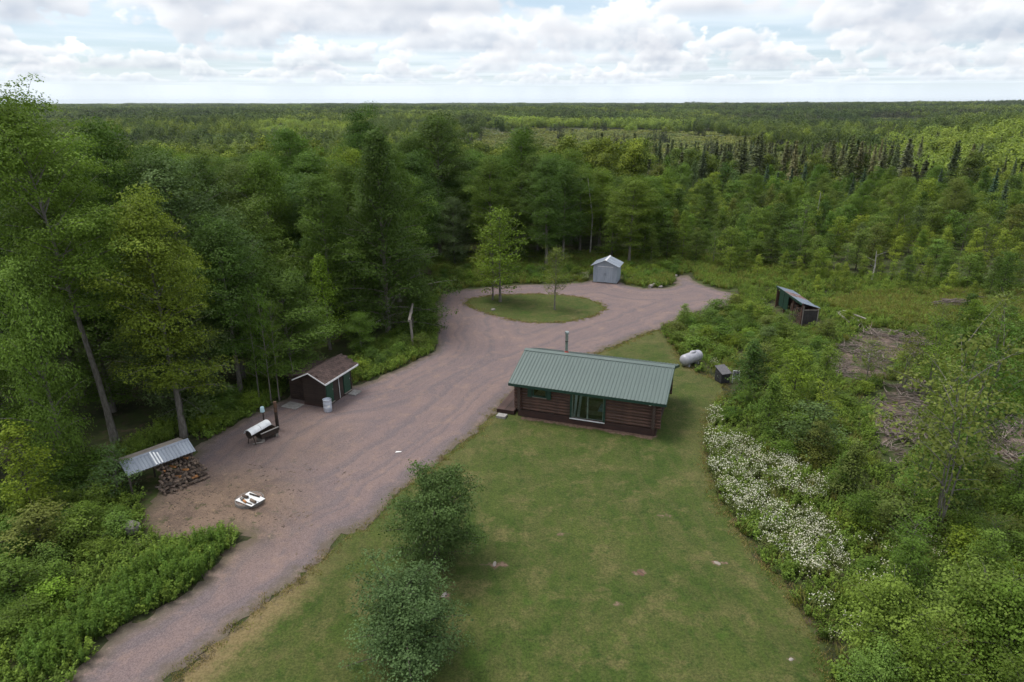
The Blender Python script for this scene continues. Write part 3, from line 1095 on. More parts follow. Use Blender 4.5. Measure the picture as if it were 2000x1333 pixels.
def daisy_clump(seed, h=.6, n=16, spread=.36, fl=.05):
    """stems with white flower heads"""
    rng = np.random.RandomState(seed)
    V, Fs, T, mi = [], [], [], []
    for i in range(n):
        az = rng.uniform(0, 6.28)
        r = spread * math.sqrt(rng.rand())
        b = np.array([math.cos(az) * r * .7, math.sin(az) * r * .7, 0])
        t = np.array([math.cos(az) * r, math.sin(az) * r, h * rng.uniform(.65, 1.1)])
        s = np.array([-math.sin(az), math.cos(az), 0]) * .007
        k = len(V)
        V += [b - s, b + s, t + s, t - s]
        Fs.append((k, k + 1, k + 2, k + 3))
        mi.append(0)
        for q in range(5):
            u = rng.uniform(.15, .9)
            p = b + (t - b) * u
            th = rng.uniform(0, 6.28)
            o = np.array([math.cos(th), math.sin(th), .35]) * .12
            sd = np.array([-math.sin(th), math.cos(th), 0]) * .022
            k = len(V)
            V += [p, p + o * .5 + sd, p + o, p + o * .5 - sd]
            Fs.append((k, k + 1, k + 2, k + 3))
            mi.append(0)
        for q in range(rng.randint(1, 3)):
            c = t + rng.normal(0, .04, 3)
            tl = rng.normal(0, .3, 2)
            e1 = np.array([1, 0, tl[0]]) * fl * .5
            e2 = np.array([0, 1, tl[1]]) * fl * .5
            k = len(V)
            V += [c + e1 + e2 * .45, c + e2 + e1 * .2, c - e1 + e2 * .5, c - e1 - e2 * .4, c - e2 - e1 * .2, c + e1 - e2 * .5]
            Fs.append((k, k + 1, k + 2, k + 3))
            Fs.append((k, k + 3, k + 4, k + 5))
            mi += [1, 1]
    T = np.random.RandomState(seed).rand(len(V))
    return mesh_np('daisy', np.array(V), [np.array(Fs)], [M['daisy_green'], M['petal']], {'tint': T}, mat_idx=mi)


# ------------------------------------------------------------------ log cabin
def log_mesh(cache, L, r, seed):
    k = (round(L, 2), round(r, 3), seed % 3)
    if k not in cache:
        rnd = random.Random(hash(k) % 1000)
        n = max(2, int(L / 1.6) + 1)
        b = MB()
        pts = [(L * i / n, rnd.uniform(-.008, .008), rnd.uniform(-.008, .008)) for i in range(n + 1)]
        rad = [r * rnd.uniform(.94, 1.05) for _ in pts]
        b.tube(pts, rad, 9)
        b.mi[-1] = b.mi[-2] = 1
        cache[k] = b.mesh('log', [M['log'], M['log_end']], True)
    return cache[k]


def make_cabin():
    o = G(1013, 812)
    t = thing('log_cabin', 'brown log cabin with a green ribbed metal roof beside the lawn', 'cabin', (o[0], o[1], 0), math.radians(-19.4))
    LX, DY = 9.1, 6.1
    ze, slope = 2.53, 1 / 3
    yf, yb = -.5, 6.6
    ym = (yf + yb) / 2
    zr = ze + (ym - yf) * slope
    x0, x1 = -.55, 9.72
    # skirting boards below the logs
    for a in ((.0, LX, -.06, -.01), (.0, LX, DY + .01, DY + .06)):
        MB().box(a[0], a[1], a[2], a[3], 0, .52).build('skirting', M['skirt'], t)
    for a in ((-.06, -.01, 0, DY), (LX + .01, LX + .06, 0, DY)):
        MB().box(a[0], a[1], a[2], a[3], 0, .52).build('skirting', M['skirt'], t)
    cache = {}
    r = .118
    for k in range(10):
        z = .62 + .212 * k
        segs = [(-.32, LX + .32)]

        def cut(sg, a, b):
            out = []
            for p, q in sg:
                if b <= p or a >= q:
                    out.append((p, q))
                else:
                    if a > p:
                        out.append((p, a))
                    if b < q:
                        out.append((b, q))
            return out
        if .5 < z < 2.5:
            segs = cut(segs, 3.6, 5.85)
        if 1.64 < z < 2.3:
            segs = cut(segs, 1.0, 1.94)
        # long courses are made of butted logs
        seg2 = []
        for p, q in segs:
            if q - p > 5.2:
                c = p + (q - p) * (.38 + .24 * (k % 2))
                seg2 += [(p, c - .006), (c + .006, q)]
            else:
                seg2.append((p, q))
        for p, q in seg2:
            link('log', log_mesh(cache, q - p, r, k), t, (p, r - .02, z))
        for p, q in ((-.32, 3.2), (3.212, LX + .32)):
            link('log', log_mesh(cache, q - p, r, k), t, (p, DY - r, z))
        if k < 9:
            for xx in (r - .01, LX - r + .01):
                for p, q in ((-.34, 2.9), (2.912, DY + .34)):
                    link('log', log_mesh(cache, q - p, r, k), t, (xx, p, z + .106), (0, 0, math.pi / 2))
    # inner lining, floor, so the room behind the glass is a room
    b = MB()
    b.box(.24, .26, .3, DY - .3, .45, 2.6).box(LX - .26, LX - .24, .3, DY - .3, .45, 2.6).box(.26, LX - .26, DY - .30, DY - .28, .45, 2.6)
    b.build('inner_wall', M['interior'], t)
    b = MB()
    b.box(.26, 1.0, .24, .26, .45, 2.6).box(1.94, 3.6, .24, .26, .45, 2.6).box(5.85, LX - .26, .24, .26, .45, 2.6).box(1.0, 1.94, .24, .26, .45, 1.6)
    b.box(1.0, 1.94, .24, .26, 2.31, 2.6).box(3.6, 5.85, .24, .26, 2.52, 2.6)
    b.build('inner_wall', M['interior'], t)
    MB().box(.1, LX - .1, .1, DY - .1, .42, .46).build('room_floor', M['floor_in'], t)
    # gable ends
    for xx in (.02, LX - .1):
        MB().prism([(xx, -.05, 2.56), (xx, DY + .05, 2.56), (xx, ym, zr - .16)], (.08, 0, 0)).build('gable_wall', M['log'], t)
    # roof: sheathing with eaves, then metal panels
    MB().prism([(x0 + .04, yf + .03, ze - .13), (x0 + .04, yf + .03, ze - .03), (x0 + .04, ym, zr - .03), (x0 + .04, yb - .03, ze - .03), (x0 + .04, yb - .03, ze - .13), (x0 + .04, ym, zr - .13)],
               (x1 - x0 - .08, 0, 0)).build('roof_deck', M['green_trim'], t)
    n = 11
    w = (x1 - x0) / n
    L = math.hypot(ym - yf, zr - ze)
    prof = []
    for q in range(4):
        c = w * (q + .5) / 4
        prof += [(c - w / 8 + .001, 0), (c - .038, 0), (c - .020, .034), (c + .020, .034), (c + .038, 0), (c + w / 8 - .001, 0)]
    pv = [(x, z) for x, z in prof]
    b = MB()
    m = len(pv)
    vs = [(x, 0, z) for x, z in pv] + [(x, L - .02, z) for x, z in pv] + [(pv[0][0], 0, -.02), (pv[-1][0], 0, -.02), (pv[0][0], L - .02, -.02), (pv[-1][0], L - .02, -.02)]
    fs = [(i, i + 1, m + i + 1, m + i) for i in range(m - 1)]
    fs += [tuple([2 * m + 1] + list(range(m - 1, -1, -1)) + [2 * m]), (2 * m, 2 * m + 2, 2 * m + 3, 2 * m + 1), (0, m, 2 * m + 2, 2 * m), (m - 1, 2 * m + 1, 2 * m + 3, 2 * m - 1)]
    b.add(vs, fs)
    pm = b.mesh('roof_panel', M['green_roof'])
    ang = math.atan(slope)
    for i in range(n):
        link('roof_panel', pm, t, (x0 + w * i, yf - .04, ze + .003), (ang, 0, 0))
        link('roof_panel', pm, t, (x0 + w * (i + 1), yb + .04, ze + .003), (ang, 0, math.pi))
    rc = MB()
    rc.prism([(x0 - .02, ym - .24, zr - .03), (x0 - .02, ym - .24, zr - .015), (x0 - .02, ym, zr + .07), (x0 - .02, ym + .24, zr - .015), (x0 - .02, ym + .24, zr - .03), (x0 - .02, ym, zr + .05)],
             (x1 - x0 + .04, 0, 0))
    rc.build('ridge_cap', M['green_roof'], t)
    for yy in (yf - .03, yb + .005):
        MB().box(x0, x1, yy, yy + .025, ze - .19, ze - .012).build('fascia', M['green_trim'], t)
    for xx in (x0 - .025, x1):
        for s in (0, 1):
            ya, yc = (yf, ym) if s == 0 else (yb, ym)
            MB().prism([(xx, ya, ze - .16), (xx, ya, ze + .01), (xx, yc, zr + .01), (xx, yc, zr - .16)], (.025, 0, 0)).build('rake_board', M['green_trim'], t)
    # window with two shutters
    wd = MB().box(.98, 1.06, -.08, .02, 1.60, 2.34).box(1.88, 1.96, -.08, .02, 1.60, 2.34).box(1.06, 1.88, -.08, .02, 2.26, 2.34).box(1.06, 1.88, -.08, .02, 1.60, 1.68)
    wd = wd.build('window', M['green_trim'], t)
    MB().box(1.06, 1.88, -.02, -.01, 1.68, 2.26).build('pane', M['glass'], wd)
    MB().box(.98, 1.96, -.13, -.085, 1.57, 1.60).build('sill', M['tan_board'], wd)
    for xa in (.66, 1.99):
        s = MB().box(xa, xa + .29, -.145, -.11, 1.56, 2.36)
        for q in range(9):
            s.box(xa + .03, xa + .26, -.165, -.146, 1.60 + q * .083, 1.65 + q * .083)
        s.build('shutter', M['green_trim'], t)
    # sliding glass door
    d = MB().box(3.56, 3.68, -.10, .12, .47, 2.5).box(5.77, 5.89, -.10, .12, .47, 2.5).box(3.68, 5.77, -.10, .12, 2.40, 2.5)
    d = d.build('sliding_door', M['green_trim'], t)
    MB().box(3.56, 5.89, -.16, .12, .43, .468).build('door_sill', M['white_trim'], d)
    for xa, xb, yy in ((3.68, 4.74, -.01), (4.70, 5.77, .05)):
        f = MB().box(xa, xa + .06, yy - .03, yy + .02, .47, 2.4).box(xb - .06, xb, yy - .03, yy + .02, .47, 2.4)
        f.box(xa + .06, xb - .06, yy - .03, yy + .02, .47, .55).box(xa + .06, xb - .06, yy - .03, yy + .02, 2.33, 2.4)
        f.build('door_sash', M['pipe_green'], d)
        MB().box(xa + .06, xb - .06, yy - .008, yy, .55, 2.33).build('pane', M['glass'], d)
    for q, (xa, xb) in enumerate(((3.78, 3.95), (4.03, 4.22))):
        c = MB()
        pts = []
        for i in range(9):
            u = i / 8
            pts.append((xb + u * (xb - xa) * .9, .12 + .03 * (i % 2)))
        for i in range(8):
            (a0, b0), (a1, b1) = pts[i], pts[i + 1]
            sh = -.22
            c.add([(a0 + sh, b0, .52), (a1 + sh, b1, .52), (a1 - .12 + q * .05, b1, 2.36), (a0 - .02, b0, 2.36)], [(0, 1, 2, 3)])
        c.build('curtain', M['curtain'], d)
    # chimney pipe
    MBc = MB()
    cx, cy = 2.32, ym + .35
    cz = zr - .35 * slope
    MBc.lathe([(.095, -.2), (.095, .9)], 14, c=(cx, cy, cz))
    ch = MBc.build('chimney', M['pipe_green'], t, True)
    MB().lathe([(.105, .9), (.105, 1.42)], 14, c=(cx, cy, cz)).build('upper_pipe', M['steel'], ch, True)
    MB().lathe([(.115, .88), (.12, .905), (.115, .93)], 14, c=(cx, cy, cz)).build('pipe_band', M['dark_metal'], ch)
    MB().lathe([(.05, 1.42), (.05, 1.47), (.15, 1.475), (.155, 1.55), (.12, 1.60), (.02, 1.62)], 14, c=(cx, cy, cz)).build('chimney_cap', M['steel'], ch, True)
    MB().lathe([(.19, -.04), (.17, .06), (.11, .14), (.10, .2)], 14, c=(cx, cy, cz)).build('flashing', M['red_boot'], ch, True)
    # floodlight under the eave
    MB().lathe([(.02, 0), (.06, .03), (.075, .13)], 10).xf(Matrix.Translation((8.72, -.2, 2.30)) @ Matrix.Rotation(2.2, 4, 'X')).build('floodlight', M['white_trim'], t, True)
    # porch deck along the left gable
    dk = MB().box(-1.56, -.32, -.06, -.0, .06, .30).box(-1.56, -1.50, .0, 4.4, .06, .30).box(-1.50, -.32, 4.34, 4.4, .06, .30).box(-.38, -.32, .0, 4.34, .06, .29).build('deck', M['skirt'], t)
    pl = MB().box(0, .116, -.09, 4.42, 0, .035).mesh('plank', M['deck'])
    for i in range(9):
        link('plank', pl, dk, (-1.57 + i * .138, random.uniform(-.02, .02), .304))
    # back of the cabin: a second plain door on the deck side
    dr = MB().box(-.30, -.26, 1.5, 2.42, .46, 2.4).build('door', M['green_trim'], t)
    MB().lathe([(.03, 0), (.03, .05)], 8).xf(Matrix.Translation((-.31, 2.3, 1.4)) @ Matrix.Rotation(-math.pi / 2, 4, 'Y')).build('handle', M['steel'], dr)
    # furniture seen through the glass
    A = math.radians(-19.4)

    def W(x, y, z):
        return (o[0] + x * math.cos(A) - y * math.sin(A), o[1] + x * math.sin(A) + y * math.cos(A), z)
    s = thing('sofa', 'tan sofa seen through the sliding glass door', 'sofa', W(5.1, 1.0, .46), A)
    MB().box(-.55, .55, -.4, .4, .12, .42).build('seat', M['sofa'], s)
    MB().box(-.55, .55, .28, .45, .42, .85).build('backrest', M['sofa'], s)
    for xx in (-.70, .56):
        MB().box(xx, xx + .14, -.4, .45, .12, .62).build('armrest', M['sofa'], s)
    for xx in (-.6, .55):
        MB().box(xx, xx + .05, -.3, .3, 0, .12).build('leg', M['post'], s)
    k = MB()
    k.add([(-.28, -.3, .43), (.2, -.34, .43), (.24, .2, .45), (-.26, .26, .46), (-.22, -.22, .62), (.16, -.22, .68), (.18, .16, .74), (-.16, .2, .78)],
          [(0, 3, 2, 1), (4, 5, 6, 7), (0, 1, 5, 4), (1, 2, 6, 5), (2, 3, 7, 6), (3, 0, 4, 7)])
    b = k.build('blanket', M['blue_cloth'], None, True, W(5.55, .9, .46), (0, 0, A))
    tag(b, 'crumpled pale blue blanket heaped on the sofa behind the glass', 'blanket')
    s = thing('dining_chair', 'wooden dining chair seen through the left glass pane', 'chair', W(4.45, 1.5, .46), A + .4)
    MB().box(-.2, .2, -.2, .2, .42, .46).build('seat', M['post'], s)
    for xx, yy, hh in ((-.2, -.2, .42), (.16, -.2, .42), (-.2, .16, .95), (.16, .16, .95)):
        MB().box(xx, xx + .04, yy, yy + .04, 0, hh).build('leg', M['post'], s)
    MB().box(-.16, .16, .165, .195, .62, .68).box(-.16, .16, .165, .195, .8, .9).build('backrest', M['post'], s)
    # concrete step by the deck
    p = MB().box(-.32, .32, -.26, .26, 0, .16).build('concrete_step', M['concrete'], None, False, (*G(980, 815), .02), (0, 0, A))
    tag(p, 'grey concrete step block at the front end of the cabin deck', 'step')


make_cabin()


# ------------------------------------------------------------------ brown wash house with two green doors
def make_brown_shed():
    o = G(638, 797)
    A = math.radians(69.9)
    t = thing('brown_shed', 'dark brown clapboard shed with two green doors and white eaves', 'shed', (o[0], o[1], .0), A)
    LX, DY, H = 3.22, 1.8, 2.0
    # x along the door wall, y to the back (left); walls clad with lapped boards
    MB().box(0, LX, 0, DY, 0, .16).build('foundation', M['skirt'], t)
    core = MB().box(.06, LX - .06, .06, DY - .06, .16, H + .05)
    core.build('wall', M['siding'], t)

    def clad(n, p0, d, L, nrm, z0, skip=()):
        A2 = math.atan2(d[1], d[0])
        for i in range(n):
            z = z0 + i * .145
            segs = [(0, L)]
            for a, b in skip:
                segs = [s for p, q in segs for s in ((p, min(q, a)), (max(p, b), q)) if s[1] - s[0] > .03]
            for p, q in segs:
                bb = MB()
                bb.add([(p, 0, 0), (q, 0, 0), (q, .055, 0), (p, .055, 0), (p, .035, .15), (q, .035, .15), (q, .055, .15), (p, .055, .15)],
                       [(0, 3, 2, 1), (4, 5, 6, 7), (0, 1, 5, 4), (1, 2, 6, 5), (2, 3, 7, 6), (3, 0, 4, 7)])
                bb.build('siding_board', M['siding'], t, False, (p0[0], p0[1], z), (0, 0, A2))
    doors = ((.12, .92), (2.24, 3.04))
    clad(13, (0, 0), (1, 0), LX, None, .16, [(a - .05, b + .05) for a, b in doors])
    clad(13, (0, DY), (0, -1), DY, None, .16)
    clad(13, (LX, 0), (0, 1), DY, None, .16)
    for x in (0, LX - .07):
        MB().box(x, x + .07, -.02, .05, .16, H).build('corner_board', M['siding'], t)
    for a, b in doors:
        d = MB().box(a, b, -.015, .04, .20, 1.98).build('door', M['green_door'], t)
        for q in range(4):
            MB().box(a + .02 + q * .195, a + .205 + q * .195, -.03, -.016, .22, 1.96).build('door_board', M['green_door'], d)
        MB().box(a + .68, a + .73, -.07, -.031, 1.05, 1.13).build('handle', M['steel'], d)
        MB().box(a - .03, b + .03, -.12, -.02, .155, .195).build('door_sill', M['tan_board'], t)
    # gable roof: brown shingle courses
    yf, ym, yb = -.42, .9, 2.25
    ze = 2.02
    zr = 2.66
    sl = (zr - ze) / (ym - yf)
    zb = zr - sl * (yb - ym)
    x0, x1 = -.5, LX + .35
    MB().prism([(x0, yf, ze - .09), (x0, yf, ze), (x0, ym, zr), (x0, yb, zb), (x0, yb, zb - .09), (x0, ym, zr - .09)], (x1 - x0, 0, 0)).build('roof_deck', M['siding'], t)
    for xx in (.0, LX - .06):
        MB().prism([(xx, 0, H), (xx, DY, H), (xx, ym, zr - .1)], (.06, 0, 0)).build('gable_wall', M['siding'], t)
    ang = math.atan(sl)
    cs = MB()
    cs.add([(0, 0, .012), (x1 - x0 + .02, 0, .012), (x1 - x0 + .02, .235, .003), (0, .235, .003), (0, 0, 0), (x1 - x0 + .02, 0, 0), (x1 - x0 + .02, .235, 0), (0, .235, 0)],
           [(0, 1, 2, 3), (4, 7, 6, 5), (0, 4, 5, 1), (1, 5, 6, 2), (2, 6, 7, 3), (3, 7, 4, 0)])
    L = math.hypot(ym - yf, zr - ze)
    # individual shingle tabs
    tab = MB().add([(0, 0, .014), (.285, 0, .014), (.285, .25, .004), (0, .25, .004), (0, 0, 0), (.285, 0, 0), (.285, .25, 0), (0, .25, 0)],
                   [(0, 1, 2, 3), (4, 7, 6, 5), (0, 4, 5, 1), (1, 5, 6, 2), (2, 6, 7, 3), (3, 7, 4, 0)]).mesh('shingle', M['shingle'])
    for side in (0, 1):
        nrow = 6
        for r in range(nrow):
            u = r * L / nrow
            n = int((x1 - x0) / .3)
            for i in range(n + (r % 2 == 0)):
                xx = x0 + i * .3 - (.15 if r % 2 else 0)
                if xx < x0 - .02:
                    xx = x0 - .01
                if side == 0:
                    link('shingle', tab, t, (xx, yf + u * math.cos(ang), ze + u * math.sin(ang) + .002), (ang, 0, 0))
                else:
                    link('shingle', tab, t, (xx + .29, yb - u * math.cos(ang), zb + u * math.sin(ang) + .002), (ang, 0, math.pi))
    MB().prism([(x0, ym - .12, zr - .035), (x0, ym, zr + .03), (x0, ym + .12, zr - .035), (x0, ym, zr + .01)], (x1 - x0, 0, 0)).build('ridge_cap', M['shingle'], t)
    MB().box(x0 - .01, x1 + .01, yf - .035, yf - .005, ze - .1, ze + .022).build('fascia', M['white_trim'], t)
    MB().prism([(x0 - .03, yf, ze - .06), (x0 - .03, yf, ze + .02), (x0 - .03, ym, zr + .02), (x0 - .03, ym, zr - .06)], (.025, 0, 0)).build('rake_board', M['white_trim'], t)
    MB().prism([(x0 - .03, yb, zb - .06), (x0 - .03, yb, zb + .02), (x0 - .03, ym, zr + .02), (x0 - .03, ym, zr - .06)], (.025, 0, 0)).build('rake_board', M['white_trim'], t)
    # rear room set back to the left
    an = MB().box(.5, LX - .2, DY + .1, DY + 1.5, 0, 1.95).build('rear_room', M['siding'], t)
    for i in range(13):
        MB().box(.455, .499, DY + .1, DY + 1.5, .05 + i * .145, .18 + i * .145).build('siding_board', M['siding'], an)
    MB().prism([(.3, DY + .45, 2.0), (.3, DY + .45, 2.06), (.3, DY + 1.75, 1.86), (.3, DY + 1.75, 1.8)], (LX - .2, 0, 0)).build('rear_roof', M['shingle'], an)
    # white pipe on the wall between the doors
    MB().tube([(1.62, -.06, .1), (1.60, -.06, 1.0), (1.56, -.07, 1.75), (1.62, -.16, 1.9), (1.8, -.2, 1.9)], .022, 6).build('pipe', M['white_trim'], t, True)
    # drum and slabs
    bx, by = G(641, 803)
    d = thing('drum', 'pale open-topped drum standing by the brown shed corner', 'drum', (bx, by, .02), .5)
    MB().lathe([(.27, 0), (.285, .02), (.285, .28), (.297, .30), (.285, .32), (.285, .58), (.297, .60), (.285, .62), (.285, .86), (.30, .88), (.275, .885), (.265, .80)], 20).build('drum_shell', M['barrel'], d, True)
    MB().lathe([(.255, .62), (.26, .64)], 16).build('trash_bag', M['black_plastic'], d)
    MB().add([(-.09, -.292, .36), (.09, -.292, .36), (.09, -.292, .52), (-.09, -.292, .52), (-.09, -.284, .36), (.09, -.284, .36), (.09, -.284, .52), (-.09, -.284, .52)],
             [(0, 1, 2, 3), (4, 7, 6, 5), (0, 4, 5, 1), (2, 6, 7, 3), (0, 3, 7, 4), (1, 5, 6, 2)]).build('paper_label', M['paper'], d)
    s = MB().box(-.62, .62, -.45, .45, 0, .05).build('concrete_slab', M['concrete'], None, False, (*G(572, 793), .015), (0, 0, A + 1.5))
    tag(s, 'grey concrete slab left of the brown shed', 'slab')
    s = MB().box(-.42, .42, -.32, .32, 0, .06).build('concrete_slab', M['concrete'], None, False, (*G(693, 768), .02), (0, 0, A))
    tag(s, 'small grey slab at the right end of the brown shed', 'slab')


make_brown_shed()


# ------------------------------------------------------------------ roasting spot beside it
def make_yard_things():
    A = math.radians(52)
    a, b = np.array(G(486, 846, .85)), np.array(G(520, 827, .85))
    L = float(np.hypot(*(b - a)))
    ang = math.atan2(b[1] - a[1], b[0] - a[0])
    t = thing('barrel_smoker', 'black barrel smoker under a curved white metal cover', 'smoker', (a[0], a[1], .02), ang)
    R = .31
    MB().tube([(0, 0, .72), (L, 0, .72)], .27, 14).build('drum', M['dark_metal'], t, True)
    n = 10
    for q in range(2):
        c = MB()
        xa, xb = (-.1, L / 2 - .01) if q == 0 else (L / 2 + .01, L + .1)
        vs = []
        for i in range(n + 1):
            th = math.pi * (.04 + .92 * i / n)
            for x in (xa, xb):
                for rr in (R, R + .012):
                    vs.append((x, rr * math.cos(th), .74 + rr * math.sin(th)))
        fs = []
        for i in range(n):
            k = i * 4
            fs += [(k + 1, k + 3, k + 7, k + 5), (k, k + 4, k + 6, k + 2), (k, k + 1, k + 5, k + 4), (k + 2, k + 6, k + 7, k + 3)]
        fs += [(0, 2, 3, 1), (n * 4, n * 4 + 1, n * 4 + 3, n * 4 + 2)]
        c.add(vs, fs).build('cover_sheet', M['white_metal'], t)
    for x in (.15, L - .15):
        for s in (-.25, .25):
            MB().tube([(x, s * .7, .55), (x, s * 1.3, 0)], .03, 6).build('leg', M['dark_metal'], t)
    MB().tube([(0.1, -.1, .06), (.55, -.45, .05)], .05, 6).build('brace', M['pale_stone'], t)
    # pole with an upturned bucket
    x, y = G(517, 836)
    t = thing('bucket_post', 'dark post capped with an upturned pale teal bucket', 'post', (x, y, .02))
    MB().tube([(0, 0, 0), (.03, 0, 1.25)], .045, 8).build('post', M['dark_metal'], t)
    MB().lathe([(.155, 1.16), (.15, 1.18), (.145, 1.2), (.12, 1.47), (.10, 1.49)], 14).build('bucket', M['teal_plastic'], t, True)
    # masonry hearth with tall flue
    a, b = np.array(G(513, 866)), np.array(G(548, 853))
    ang = math.atan2(b[1] - a[1], b[0] - a[0]) + .12
    L = float(np.hypot(*(b - a)))
    t = thing('outdoor_hearth', 'blackened outdoor hearth with an open trough and tall rusty flue', 'hearth', (a[0], a[1], .02), ang)
    W_ = .62
    for y0 in (0, W_ - .07):
        MB().box(0, L, y0, y0 + .07, .24, .62).build('side_panel', M['dark_metal'], t)
    for x0 in (0, L - .07):
        MB().box(x0, x0 + .07, .072, W_ - .072, .24, .60).build('end_panel', M['dark_metal'], t)
    MB().box(.07, L - .07, .07, W_ - .07, .33, .37).build('firebox_floor', M['rust'], t)
    MB().box(-.04, L + .03, -.05, .035, .622, .65).build('front_rim', M['concrete'], t)
    MB().box(-.04, L + .03, W_ - .04, W_ + .06, .622, .65).build('rear_rim', M['concrete'], t)
    for x0 in (.02, L - .2):
        MB().box(x0, x0 + .18, .03, W_ - .03, 0, .24).build('pier', M['stone'], t)
    for i in range(7):
        MB().tube([(.14 + i * (L - .3) / 6, .07, .56), (.14 + i * (L - .3) / 6, W_ - .07, .56)], .012, 5).build('grate_bar', M['rust'], t)
    fp = np.array(G(543, 839)) - a
    fx, fy = fp[0] * math.cos(ang) + fp[1] * math.sin(ang), -fp[0] * math.sin(ang) + fp[1] * math.cos(ang)
    MB().tube([(fx, fy, .0), (fx, fy, 1.25)], .105, 10).build('flue', M['dark_metal'], t, True)
    MB().tube([(fx, fy, 1.252), (fx + .01, fy, 1.95)], .11, 10).build('upper_flue', M['rust'], t, True)
    # fire ring covered by a white sheet
    x, y = G(488, 980)
    t = thing('fire_ring', 'round low stone-filled fire ring on the brown dirt yard', 'fire ring', (x, y, .02))
    ring = MB().lathe([(.70, 0), (.74, .02), (.73, .17), (.71, .19), (.67, .18), (.66, .05)], 28).build('rim', M['stone'], t, True)
    MB().lathe([(.655, .02), (.65, .18), (.4, .19), (.02, .17)], 24).build('ash_bed', M['ash_ring'], t, True)
    z = .285
    c4 = [np.array(G(px, py, z)) for px, py in ((459.6, 976.8), (491, 989), (518, 973.6), (487.6, 960))]
    m = sum(c4) / 4
    bd = MB()
    lo = [(p[0] - m[0], p[1] - m[1], 0) for p in c4]
    bd.prism(lo, (0, 0, .02))
    bd = bd.build('white_sheet', M['white_metal'], None, False, (m[0], m[1], z - .02))
    tag(bd, 'white metal sheet laid over the fire ring', 'sheet')
    e1 = (c4[1] - c4[0])
    seam = MB()
    p, q = (c4[0] * .45 + c4[3] * .55) - m, (c4[1] * .45 + c4[2] * .55) - m
    seam.tube([(p[0], p[1], .026), (q[0], q[1], .026)], .012, 5).build('seam', M['galv'], bd)

    def lying(name, label, cat, pa, pb, r, mt, seg=8):
        a_, b_ = np.array(G(*pa, z + r)), np.array(G(*pb, z + r))
        o_ = (a_ + b_) / 2
        k = MB().tube([(*(a_ - o_), 0), (*(b_ - o_), 0)], [r, r * .9], seg).build(name, mt, None, True, (o_[0], o_[1], z + r + .004))
        tag(k, label, cat)
    lying('metal_bar', 'long dark bar along the far edge of the white sheet', 'bar', (488, 964), (507, 970), .045, M['dark_metal'])
    lying('burnt_log', 'short charred log near the back corner of the white sheet', 'log', (475, 968), (484, 971), .085, M['firewood'])
    lying('grey_stone', 'small grey rock lying left on the white sheet', 'rock', (471, 973), (475, 976), .085, M['stone'], 7)
    lying('split_log', 'orange split log on the front edge of the white sheet', 'log', (476, 977.5), (480.5, 981), .065, M['firewood_fresh'])
    lying('brown_log', 'thick brown log near the right side of the white sheet', 'log', (490, 976), (499, 981), .085, M['firewood_end'])
    lying('iron_rod', 'thin iron rod beside the orange split log', 'rod', (481, 981), (492, 985), .03, M['dark_metal'], 6)


make_yard_things()


# ------------------------------------------------------------------ woodshed with split firewood
NTH = 'first second third fourth fifth sixth seventh eighth ninth tenth eleventh twelfth thirteenth fourteenth fifteenth sixteenth seventeenth eighteenth nineteenth twentieth'.split()


def nth(i):
    return NTH[i] if i < 20 else 'twenty-' + NTH[i - 20]


